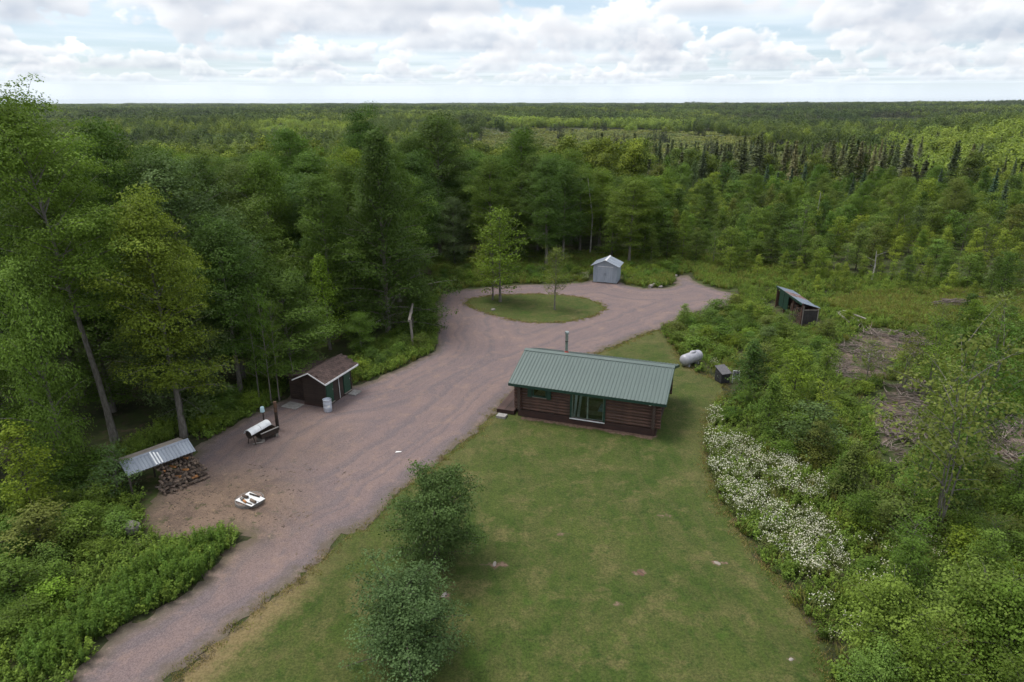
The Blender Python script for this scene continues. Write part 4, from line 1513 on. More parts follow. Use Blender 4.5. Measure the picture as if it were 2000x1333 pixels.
def make_woodshed():
    a, b = np.array(G(249, 931, 1.4)), np.array(G(382.8, 881.5, 1.4))
    L = float(np.hypot(*(b - a)))
    ang = math.atan2(b[1] - a[1], b[0] - a[0])
    t = thing('woodshed', 'open woodshed with a corrugated metal roof over split logs', 'woodshed', (a[0], a[1], .0), ang)
    run, rise = .80, .5
    z0 = 1.4
    zr = z0 + rise
    # corrugated sheets, front slope
    n = 5
    w = L / n
    SLp = math.hypot(run, rise)
    sa = math.atan2(rise, run)
    sh = MB()
    m = 25
    vs = []
    for i in range(m):
        x = w * i / (m - 1) * 1.004
        zz = .022 * math.sin(2 * math.pi * i / 6)
        vs += [(x, 0, zz), (x, SLp, zz), (x, 0, zz - .012), (x, SLp, zz - .012)]
    fs = []
    for i in range(m - 1):
        k = i * 4
        fs += [(k, k + 4, k + 5, k + 1), (k + 2, k + 3, k + 7, k + 6), (k, k + 2, k + 6, k + 4), (k + 1, k + 5, k + 7, k + 3)]
    fs += [(0, 1, 3, 2), (4 * m - 4, 4 * m - 2, 4 * m - 1, 4 * m - 3)]
    sh.add(vs, fs)
    me = sh.mesh('roof_sheet', M['galv'], True)
    me_w = sh.mesh('roof_sheet', M['white_metal'], True)
    for i in range(n):
        link('roof_sheet', me, t, (i * w, -.0, z0 + .035), (sa, 0, 0))
    # three bright replacement strips
    for i in range(3):
        s = MB().box(0, .075, .03, SLp * (.98, .9, .8)[i], .03, .045).build('patch_strip', M['white_metal'], t, False, (L * .41 + i * .155, .0, z0 + .035), (sa, 0, 0))
    # rear slope: weathered boards
    for i in range(5):
        y = run + .03 + i * .19
        zz = zr - .02 - i * .035
        MB().prism([(0, y, zz), (0, y + .18, zz - .033), (0, y + .18, zz - .013), (0, y, zz + .02)], (L - .15, 0, 0)).build('roof_board', M['tan_board'], t)
    MB().prism([(-.02, run - .10, zr - .02), (-.02, run, zr + .075), (-.02, run + .12, zr + .0), (-.02, run, zr + .055)], (L + .02, 0, 0)).build('ridge_cap', M['galv'], t)
    for x in (.1, L / 2, L - .2):
        for y, h in ((.12, z0 + .02), (1.5, 1.68)):
            MB().tube([(x, y, 0), (x, y, h)], .055, 7).build('post', M['bark_dark'], t)
    for y, z in ((.12, z0 - .02), (run, zr - .06), (1.5, 1.68)):
        MB().box(.02, L - .08, y - .04, y + .04, z - .06, z + .02).build('beam', M['bark_dark'], t)
    # split logs, stacked and tumbling forward
    rng = random.Random(4)
    kinds = []
    for q in range(6):
        for mt in ('firewood', 'firewood_fresh'):
            kk = MB()
            nn = rng.choice((3, 4, 5))
            r = rng.uniform(.065, .1)
            kk.tube([(0, -.21, 0), (0, .21, 0)], r, nn, jit=.22)
            kk.mi[-1] = kk.mi[-2] = 1
            kinds.append((mt, kk.mesh('split_log', [M[mt], M['firewood_end'] if mt == 'firewood' else M['firewood_fresh']])))
    ca, sa2 = math.cos(ang), math.sin(ang)
    cnt = 0
    for layer in range(8):
        row = 0
        z = .09 + layer * .145
        yfront = -.85 + layer * .15 + rng.uniform(-.03, .03)
        nx = int((L * .70) / .165)
        for i in range(nx):
            x = L * .36 + i * .165 + rng.uniform(-.05, .05)
            ends = min((x - L * .36) / .4, (L * 1.05 - x) / .5, 1)
            if layer > 1 + 9 * max(0, ends) + rng.uniform(-1, 1):
                continue
            for dpt in range(2 if layer > 5 else 1):
                y = yfront + dpt * .4 + rng.uniform(-.07, .07)
                fresh = (x < L * .43 and layer > 5) or (rng.random() < .04)
                pool = [k for k in kinds if (k[0] == 'firewood_fresh') == fresh]
                k = rng.choice(pool)
                o = link('split_log', k[1], None, (a[0] + x * ca - y * sa2, a[1] + x * sa2 + y * ca, z + .02),
                         (rng.uniform(-.35, .35), rng.uniform(0, 3), ang + rng.uniform(-.5, .5) + (rng.choice((0, 1.3)) if layer < 5 else 0)))
                if fresh:
                    tag(o, 'fresh orange split log, %s from left in the %s row up of the woodshed pile' % (nth(row), NTH[layer]), 'log', 'fresh split logs under the woodshed')
                else:
                    tag(o, 'weathered split log, %s from left in the %s row up of the woodshed pile' % (nth(row), NTH[layer]), 'log', 'weathered split logs under the woodshed')
                cnt += 1
                row += 1
    # poles on the ground in front
    for i, (p, q) in enumerate((((341, 942), (356, 929)), ((304, 954), (338, 951)))):
        pa, pb = np.array(G(*p)), np.array(G(*q))
        mm = (pa + pb) / 2
        o = MB().tube([(*(pa - mm), 0), (*(pb - mm), .02)], [.06, .04], 7, jit=.1).build('pole', M['stick'], None, True, (mm[0], mm[1], .07))
        tag(o, ('pale straight pole lying before the firewood pile', 'thin grey pole on the ground at the left of the firewood')[i], 'pole')


make_woodshed()


# ------------------------------------------------------------------ grey metal shed
def make_metal_shed():
    o = G(1158, 551)
    t = thing('metal_shed', 'small grey metal garden shed with double doors behind the loop', 'shed', (o[0], o[1], 0), math.radians(-19))
    LX, DY, H = 2.80, 2.4, 2.12
    zr = 2.72
    MB().box(-.12, LX + .12, -.12, DY + .12, 0, .06).build('base', M['skirt'], t)

    def panel(L, z0, z1, mt, name, loc, rz, step=.2, par=t):
        n = max(1, round(L / step))
        w = L / n
        b = MB()
        vs = []
        pr = [(0, 0)]
        for i in range(n):
            x = w * i
            pr += [(x + w * .70, 0), (x + w * .76, .018), (x + w * .90, .018), (x + w * .96, 0)]
        pr.append((L, 0))
        for x, y in pr:
            vs += [(x, -y, z0), (x, -y, z1), (x, .03, z0), (x, .03, z1)]
        fs = []
        for i in range(len(pr) - 1):
            k = i * 4
            fs += [(k, k + 4, k + 5, k + 1), (k + 2, k + 3, k + 7, k + 6), (k + 1, k + 5, k + 7, k + 3), (k, k + 2, k + 6, k + 4)]
        e = len(pr) * 4
        fs += [(0, 1, 3, 2), (e - 4, e - 2, e - 1, e - 3)]
        b.add(vs, fs)
        return b.build(name, mt, par, False, loc, (0, 0, rz))
    panel(.5, .06, H, M['shed_wall'], 'wall_panel', (0, 0, 0), 0)
    panel(.5, .06, H, M['shed_wall'], 'wall_panel', (LX - .5, 0, 0), 0)
    for i in range(2):
        panel(1.15, .06, H, M['shed_wall'], 'wall_panel', (LX, i * 1.15, 0), math.pi / 2)
        panel(1.15, .06, H, M['shed_wall'], 'wall_panel', (0, DY - i * 1.15, 0), -math.pi / 2)
        panel(LX / 2, .06, H, M['shed_wall'], 'wall_panel', (LX - i * LX / 2, DY, 0), math.pi)
    for i in range(2):
        w = (LX - 1.0) / 2
        d = panel(w - .012, .08, 1.93, M['shed_side'], 'door', (.5 + i * w + .006, .02, 0), 0, .21)
        MB().box((w - .12 if i == 0 else .05), (w - .07 if i == 0 else .10), -.06, -.019, .9, 1.2).build('handle', M['galv'], d)
    MB().box(.48, LX - .48, -.035, .03, 1.935, 1.985).build('door_track', M['galv_white'], t)
    MB().box(.5, LX - .5, .0, .03, 1.99, H).build('lintel', M['shed_wall'], t)
    for y in (0, DY - .03):
        MB().prism([(0, y, H), (LX, y, H), (LX / 2, y, zr)], (0, .03, 0)).build('gable_wall', M['shed_wall'], t)
    hw = LX / 2 + .28
    rise = (zr - H) / (LX / 2) * hw
    for s in (-1, 1):
        for q in range(3):
            ya = -.28 + q * (DY + .5) / 3
            yb = ya + (DY + .5) / 3 - .006
            xe = LX / 2 + s * hw
            ze = zr + .03 - rise
            MB().prism([(LX / 2, ya, zr + .03), (xe, ya, ze), (xe, ya, ze - .02), (LX / 2, ya, zr + .01)], (0, yb - ya, 0)).build('roof_sheet', M['shed_roof'], t)
            MB().prism([(LX / 2, yb - .05, zr + .05), (xe, yb - .05, ze + .02), (xe, yb - .05, ze + .002), (LX / 2, yb - .05, zr + .032)], (0, .04, 0)).build('roof_rib', M['shed_roof'], t)
    MB().prism([(LX / 2 - .13, -.3, zr - .0), (LX / 2, -.3, zr + .085), (LX / 2 + .13, -.3, zr - .0), (LX / 2, -.3, zr + .055)], (0, DY + .54, 0)).build('ridge_cap', M['galv_white'], t)
    # grey log and stones on the verge nearby
    a, b = np.array(G(1268, 563)), np.array(G(1283, 556))
    m = (a + b) / 2
    k = MB().tube([(*(a - m), .0), (*(b - m), .06)], [.2, .16], 8, jit=.1).build('grey_log', M['pale_stone'], None, True, (m[0], m[1], .18))
    tag(k, 'weathered grey log on the verge right of the metal shed', 'log')


make_metal_shed()


# ------------------------------------------------------------------ lean-to firewood shed on the right
def make_lean_to():
    t = thing('lean_to_shed', 'low lean-to shed with a blue-grey and rusty sheet roof among shrubs', 'shed', (27.32, 61.6, 0), 0)
    L, W_ = 6.4, 1.5
    hf, hb = 2.2, 1.74
    sl = math.atan2(hb - hf, W_)
    for i in range(7):
        y = i * L / 7
        mt = M['lean_rust'] if i in (3, 4) else M['lean_roof']
        ext = .12 if i == 0 else (-.1 if i == 1 else random.uniform(-.08, .1))
        x1 = W_ + .08 + ext
        z1 = hf + (hb - hf) * (x1 + .12) / (W_ + .12)
        b = MB().prism([(-.12, y, hf + .03), (x1, y, z1 + .03), (x1, y, z1 + .015), (-.12, y, hf + .015)], (0, L / 7 - .01, 0))
        for q in range(3):
            yy = y + .15 + q * .27
            b.prism([(-.12, yy, hf + .055), (x1, yy, z1 + .055), (x1, yy, z1 + .031), (-.12, yy, hf + .031)], (0, .05, 0))
        b.build('roof_sheet', mt, t)
    MB().box(-.18, -.13, -.1, L + .05, hf - .17, hf + .03).build('fascia', M['green_trim'], t)
    for y in (.05, 2.1, 4.2, L - .1):
        MB().box(-.08, .04, y - .06, y + .06, 0, hf).build('post', M['log'], t)
        MB().box(W_ - .1, W_ + .0, y - .05, y + .05, 0, hb + .04).build('post', M['log'], t)
    for i, (ya, yb) in enumerate(((3.1, 4.2), (4.3, 5.4))):
        MB().box(-.14, -.09, ya, yb - .02, .5, 2.0).build('green_panel', M['green_trim'], t)
    # near end closed by black sheets in a pale frame
    for i in range(3):
        xa = .12 + i * .46
        MB().box(xa, xa + .44, -.06, -.02, .05, 1.52 - .03 * i).build('end_sheet', M['tarp_black'], t)
    MB().box(.05, W_ + .02, -.09, -.061, 1.54, 1.61).build('end_rail', M['post'], t)
    MB().box(.05, .12, -.09, -.03, 0, 1.95).build('end_post', M['post'], t)
    MB().box(W_ - .04, W_ + .04, -.09, -.02, 0, 1.66).build('end_post', M['post'], t)
    MB().box(W_ - .02, W_ + .02, .1, L, .1, 1.66).build('rear_wall', M['log'], t)
    MB().box(.1, W_ - .1, L - .06, L, .1, 1.7).build('end_wall', M['log'], t)
    # firewood ranks inside
    rng = random.Random(9)
    lm = [MB().tube([(-.22, 0, 0), (.22, 0, 0)], rng.uniform(.07, .1), rng.choice((4, 5, 6)), jit=.2).mesh('split_log', M['firewood']) for _ in range(4)]
    lf = MB().tube([(-.22, 0, 0), (.22, 0, 0)], .085, 5, jit=.2).mesh('split_log', M['rust'])
    for layer in range(9):
        for i in range(16):
            if layer > 6 and rng.random() < .4:
                continue
            y = .2 + i * .17
            o = link('split_log', rng.choice(lm) if rng.random() < .6 else lf, None, (27.32 + .25 + rng.uniform(-.04, .04), 61.6 + y, .1 + layer * .16), (rng.uniform(0, 3), 0, rng.uniform(-.08, .08)))
            tag(o, 'split log, %s from the near end in the %s row of the lean-to rank' % (nth(i), NTH[layer]), 'log', 'split logs ranked in the lean-to')
    # pile of planks / poles right of it
    for i, (p, q) in enumerate((((1634, 612), (1662, 634)), ((1640, 613), (1672, 633)), ((1650, 620), (1682, 636)), ((1636, 619), (1656, 637)), ((1645, 616), (1690, 632)))):
        a, b = np.array(G(*p)), np.array(G(*q))
        m = (a + b) / 2
        d = b - a
        k = MB().box(-np.hypot(*d) / 2, np.hypot(*d) / 2, -.11, .11, 0, .07).build('plank', M['post'], None, False, (m[0], m[1], .12 + i * .085), (0, .02, math.atan2(d[1], d[0])))
        tag(k, ('lowest plank', 'second lowest plank', 'middle plank', 'second plank from the top', 'topmost plank')[i] + ' of the loose weathered pile right of the lean-to shed', 'plank', 'loose planks beside the lean-to')


make_lean_to()


# ------------------------------------------------------------------ gas tank, black box, rack, hanging frame, stones
def make_small_things():
    x, y = G(1349, 712)
    t = thing('gas_tank', 'silver horizontal gas tank in the weeds behind the cabin', 'tank', (x, y, .0), math.radians(40))
    L, r = 2.05, .45
    pr = []
    for i in range(7):
        a = math.pi / 2 * i / 6
        pr.append((max(.01, r * math.sin(a)), -.30 * math.cos(a)))
    pr += [(r, .3), (r, L - .9), (r, L - .3)]
    pr += [(max(.01, r * math.cos(math.pi / 2 * i / 6)), L - .3 + .30 * math.sin(math.pi / 2 * i / 6)) for i in range(1, 7)]
    MB().lathe(pr, 22).xf(Matrix.Translation((-L / 2 + .15, 0, .60)) @ Matrix.Rotation(math.pi / 2, 4, 'Y')).build('tank_shell', M['tank'], t, True)
    d = MB().lathe([(.19, .0), (.195, .08), (.16, .13), (.02, .15)], 16).xf(Matrix.Translation((.12, 0, 1.0)) @ Matrix.Diagonal((1.7, .9, 1, 1)))
    d.build('valve_dome', M['tank'], t, True)
    MB().lathe([(r + .012, -.02), (r + .012, .02)], 22).xf(Matrix.Translation((.5, 0, .60)) @ Matrix.Rotation(math.pi / 2, 4, 'Y')).build('weld_band', M['galv'], t)
    for xx in (-.6, .6):
        MB().box(xx - .1, xx + .1, -.3, .3, 0, .20).build('leg', M['tank'], t)
    # black storage box with a slanted top
    c = np.array(G(1408.5, 751))
    e1 = np.array(G(1425, 748.5)) - c
    A = math.atan2(e1[1], e1[0])
    t = thing('storage_box', 'charcoal box with a slanted grey top beside the shrubs', 'box', (c[0], c[1], 0), A)
    w, dp = .72, .86        # x along the right face, y along the left face with its two doors
    hf, hb = .84, 1.14
    MB().prism([(0, 0, .05), (0, dp, .05), (0, dp, hb), (0, 0, hf)], (w, 0, 0)).build('body', M['bin'], t)
    k = (hb - hf) / dp
    MB().prism([(-.07, -.10, hf + .005 - k * .1), (-.07, dp + .06, hb + .005 + k * .06), (-.07, dp + .06, hb + .045 + k * .06), (-.07, -.10, hf + .045 - k * .1)], (w + .14, 0, 0)).build('lid', M['bin_top'], t)
    for i in range(2):
        dd = MB().box(-.03, -.002, .03 + i * .41, .42 + i * .41, .10, .80).build('door', M['bin'], t)
        MB().box(-.055, -.031, (.35 if i == 0 else .47), (.38 if i == 0 else .50), .40, .58).build('handle', M['steel'], dd)
    for xx, yy in ((.03, .03), (w - .1, .03), (.03, dp - .1), (w - .1, dp - .1)):
        MB().box(xx, xx + .07, yy, yy + .07, 0, .05).build('leg', M['bin'], t)
    # white slatted rack standing behind it
    x, y = G(1436, 748)
    t = thing('slatted_rack', 'white slatted rack leaning among shrubs right of the charcoal box', 'rack', (x, y, 0), math.radians(-12))
    MB().box(-.26, -.21, 0, .04, .0, .98).build('side_rail', M['white_trim'], t)
    MB().box(.21, .26, 0, .04, .0, .98).build('side_rail', M['white_trim'], t)
    for z in (.32, .95):
        MB().box(-.21, .21, 0, .04, z, z + .05).build('cross_rail', M['white_trim'], t)
    for i in range(3):
        MB().box(-.12 + i * .11, -.095 + i * .11, .005, .03, .37, .95).build('slat', M['white_trim'], t)
    MB().box(-.2, .2, .042, .06, .36, .95).build('back_board', M['tarp_black'], t)
    # tall wooden frame by the drive
    x, y = G(808, 684)
    x2, y2 = G(805, 596, 2.72)
    t = thing('hanging_frame', 'tall weathered post and beam frame at the wood edge by the drive', 'frame', (x, y, 0))
    dx, dy = x2 - x, y2 - y
    MB().tube([(0, 0, 0), (-.16, 0, 2.68)], .105, 8, jit=.05).build('post', M['post'], t, True)
    MB().tube([(dx, dy - .2, 0), (dx - .02, dy - .2, 2.64)], .10, 8, jit=.05).build('post', M['post'], t, True)
    MB().tube([(-.2, -.35, 2.74), (dx * .5 - .1, dy * .5, 2.77), (dx, dy + .2, 2.74)], .115, 8, jit=.05).build('beam', M['post'], t, True)
    # stones and scraps

    def stone(name, label, cat, px, py, s, mt, seed, sink=.3):
        rng = np.random.RandomState(seed)
        b = MB()
        n, mR = 9, 6
        vs = [(0, 0, -1)]
        for i in range(1, mR):
            th = math.pi * i / mR
            for k in range(n):
                ph = 2 * math.pi * k / n
                r = rng.uniform(.82, 1.12)
                vs.append((r * math.sin(th) * math.cos(ph), r * math.sin(th) * math.sin(ph), -r * math.cos(th)))
        vs.append((0, 0, 1))
        fs = [(0, 1 + (k + 1) % n, 1 + k) for k in range(n)]
        for i in range(mR - 2):
            for k in range(n):
                a_, b_ = 1 + i * n + k, 1 + i * n + (k + 1) % n
                fs.append((a_, b_, b_ + n, a_ + n))
        e = len(vs) - 1
        fs += [(e, 1 + (mR - 2) * n + k, 1 + (mR - 2) * n + (k + 1) % n) for k in range(n)]
        b.add([(v[0] * s[0], v[1] * s[1], v[2] * s[2]) for v in vs], fs)
        gx, gy = G(px, py)
        o = b.build(name, mt, None, True, (gx, gy, s[2] * (1 - 2 * sink)), (0, 0, rng.uniform(0, 3)))
        tag(o, label, cat)
    stone('boulder', 'large grey boulder in the weeds left of the dirt yard', 'boulder', 258, 1040, (.55, .42, .42), M['stone'], 3, .2)
    stone('flat_stone', 'pale flat stone in a bare lawn patch right of the apple tree', 'stone', 966, 1103, (.20, .10, .06), M['pale_stone'], 5)
    stone('flat_stone', 'pale flat stone on the lawn between the two apple trees', 'stone', 868, 1163, (.20, .12, .06), M['pale_stone'], 6)
    stone('flat_stone', 'reddish flat stone sunk in the middle of the lawn', 'stone', 1251, 1121, (.24, .15, .05), M['rust'], 7)
    stone('flat_stone', 'tan flat stone on the lawn toward the daisies', 'stone', 1401, 1101, (.20, .12, .05), M['tan_board'], 8)
    stone('flat_stone', 'small pale stone near the lower right lawn corner', 'stone', 1545, 1289, (.12, .08, .05), M['pale_stone'], 9)
    stone('rock', 'pale rock in the grass at the near end of the track to the lean-to', 'rock', 1490, 588, (.30, .24, .22), M['pale_stone'], 10)
    stone('rock', 'dark rock on the verge beside the grey log', 'rock', 1290, 562, (.34, .26, .2), M['stone'], 11)
    stone('rock', 'low dark rock near the front of the grass island', 'rock', 963, 606, (.35, .25, .14), M['stone'], 12)
    stone('rock', 'pale rock at the far end of the dirt spur', 'rock', 1320, 540, (.25, .2, .18), M['pale_stone'], 13)
    gx, gy = G(778, 884)
    b = MB().add([(-.18, -.04, 0), (.16, .0, .02), (.19, .09, .015), (-.13, .07, .03), (-.18, -.04, -.01), (.16, 0, .008), (.19, .09, .004), (-.13, .07, .018)],
                 [(0, 1, 2, 3), (4, 7, 6, 5), (0, 4, 5, 1), (1, 5, 6, 2), (2, 6, 7, 3), (3, 7, 4, 0)]).build('paper_scrap', M['paper'], None, False, (gx, gy, .035))
    tag(b, 'scrap of white paper lying on the gravel drive', 'paper')


make_small_things()

# ------------------------------------------------------------------ trees one by one
DK, MD, YG = (.094, .160, .030), (.132, .216, .034), (.196, .286, .034)
BL, LT, OL = (.122, .185, .066), (.170, .262, .050), (.158, .200, .046)
SP, SPB, SPT, SPO = (.125, .158, .074), (.086, .138, .076), (.235, .245, .130), (.165, .190, .082)
CNAME = {DK: 'dark green', MD: 'mid green', YG: 'yellow-green', BL: 'bluish green', LT: 'fresh light green', OL: 'olive green', SP: 'dark', SPB: 'blue-green', SPT: 'pale tan-tipped', SPO: 'olive green'}

PR = {}


def proto(key, H, R, meshes):
    co = np.empty(len(meshes[1].vertices) * 3, np.float32)
    meshes[1].vertices.foreach_get('co', co)
    PR[key] = (float(np.percentile(co[2::3], 99.7)), R, meshes[0], meshes[1])


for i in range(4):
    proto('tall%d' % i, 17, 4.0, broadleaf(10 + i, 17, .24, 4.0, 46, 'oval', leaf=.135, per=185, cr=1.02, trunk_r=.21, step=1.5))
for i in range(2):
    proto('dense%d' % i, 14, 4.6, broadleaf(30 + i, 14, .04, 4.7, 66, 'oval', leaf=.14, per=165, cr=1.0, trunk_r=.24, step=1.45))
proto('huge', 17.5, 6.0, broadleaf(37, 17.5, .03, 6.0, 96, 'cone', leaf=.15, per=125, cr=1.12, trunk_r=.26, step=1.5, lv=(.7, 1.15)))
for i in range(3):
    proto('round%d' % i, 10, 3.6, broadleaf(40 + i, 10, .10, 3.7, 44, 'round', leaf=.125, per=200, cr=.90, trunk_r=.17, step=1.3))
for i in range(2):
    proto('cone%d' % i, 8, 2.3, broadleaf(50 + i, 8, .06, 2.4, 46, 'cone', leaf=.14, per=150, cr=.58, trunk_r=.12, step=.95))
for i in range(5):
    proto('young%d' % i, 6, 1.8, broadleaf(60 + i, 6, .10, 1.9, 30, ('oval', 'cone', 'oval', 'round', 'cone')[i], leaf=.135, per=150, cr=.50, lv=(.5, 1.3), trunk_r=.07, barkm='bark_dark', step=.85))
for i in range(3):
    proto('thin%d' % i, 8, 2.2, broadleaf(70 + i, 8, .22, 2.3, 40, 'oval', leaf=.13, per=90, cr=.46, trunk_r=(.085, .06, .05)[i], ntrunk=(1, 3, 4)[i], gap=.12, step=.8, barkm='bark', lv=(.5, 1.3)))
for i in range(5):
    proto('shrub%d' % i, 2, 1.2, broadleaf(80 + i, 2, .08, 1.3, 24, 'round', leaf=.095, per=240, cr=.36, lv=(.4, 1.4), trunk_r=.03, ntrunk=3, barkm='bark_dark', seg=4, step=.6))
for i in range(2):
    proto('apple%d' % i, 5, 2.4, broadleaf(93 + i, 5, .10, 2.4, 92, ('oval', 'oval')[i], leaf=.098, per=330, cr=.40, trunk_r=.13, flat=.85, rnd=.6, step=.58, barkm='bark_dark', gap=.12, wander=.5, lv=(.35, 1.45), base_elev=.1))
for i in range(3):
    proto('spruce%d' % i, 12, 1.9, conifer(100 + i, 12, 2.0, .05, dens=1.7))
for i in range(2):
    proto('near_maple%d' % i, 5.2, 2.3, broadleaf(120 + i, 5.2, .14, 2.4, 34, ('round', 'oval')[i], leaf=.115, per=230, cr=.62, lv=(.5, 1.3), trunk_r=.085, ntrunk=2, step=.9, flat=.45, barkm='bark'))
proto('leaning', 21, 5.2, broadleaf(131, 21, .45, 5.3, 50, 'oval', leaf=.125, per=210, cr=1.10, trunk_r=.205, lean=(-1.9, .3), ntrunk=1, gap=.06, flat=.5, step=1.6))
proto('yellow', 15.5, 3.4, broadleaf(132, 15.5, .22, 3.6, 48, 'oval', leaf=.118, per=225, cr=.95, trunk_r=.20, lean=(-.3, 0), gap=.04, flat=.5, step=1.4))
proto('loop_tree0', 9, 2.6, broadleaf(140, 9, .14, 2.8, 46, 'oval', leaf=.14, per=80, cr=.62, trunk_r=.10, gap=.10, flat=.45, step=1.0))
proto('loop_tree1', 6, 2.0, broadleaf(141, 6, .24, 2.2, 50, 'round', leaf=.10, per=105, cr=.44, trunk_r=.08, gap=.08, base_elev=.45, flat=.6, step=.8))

TREES = []          # for the written labels: (root, px, py, Y, base label)


def hue_jit(c, rng, a=.12):
    k = 1 + rng.uniform(-a, a)
    return (c[0] * k * (1 + rng.uniform(-a, a)), c[1] * k, c[2] * k * (1 + rng.uniform(-a, a)), 1)


_tr = np.random.RandomState(3)


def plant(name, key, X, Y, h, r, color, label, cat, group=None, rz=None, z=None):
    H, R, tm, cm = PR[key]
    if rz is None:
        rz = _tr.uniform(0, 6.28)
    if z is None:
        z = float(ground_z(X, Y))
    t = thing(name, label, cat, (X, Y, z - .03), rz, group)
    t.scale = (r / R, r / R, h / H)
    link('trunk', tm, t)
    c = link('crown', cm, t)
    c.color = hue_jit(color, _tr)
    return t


def hero(name, key, px, py, Y, r, color, label, cat='tree', rz=None, group=None):
    X, h = top_at(px, py, Y)
    z = float(ground_z(X, Y))
    return plant(name, key, X, Y, max(.5, h - z), r, color, label, cat, group, rz)


x, y = G(225, 862)
plant('maple_tree', 'leaning', x, y, 21.0, 5.2, (.150, .245, .038), 'tallest maple with a long bare leaning trunk behind the woodshed', 'tree', rz=0)
x, y = G(360, 852)
plant('maple_tree', 'yellow', x, y, 15.4, 3.5, YG, 'yellow-green maple rising right behind the woodshed roof', 'tree', rz=0)
hero('apple_tree', 'apple0', 838, 915, 26.2, 2.2, (.135, .200, .070), 'grey-green apple tree on the lawn edge, the farther of two', 'tree', rz=.4)
hero('apple_tree', 'apple1', 785, 1120, 20.2, 2.3, (.145, .210, .082), 'grey-green apple tree at the bottom edge of the lawn, the nearer of two', 'tree', rz=2.1)
x, y = G(962, 586)
plant('island_tree', 'loop_tree0', x, y, 8.0, 2.8, YG, 'left tree of the close pair on the grass island', 'tree')
x, y = G(977, 590)
plant('island_tree', 'loop_tree0', x, y, 10.0, 3.6, YG, 'taller yellow-green tree of the close pair on the grass island', 'tree')
x, y = G(1083, 605)
plant('island_tree', 'loop_tree1', x, y, 6.6, 2.2, OL, 'thin sparse tree alone on the right half of the grass island', 'tree')
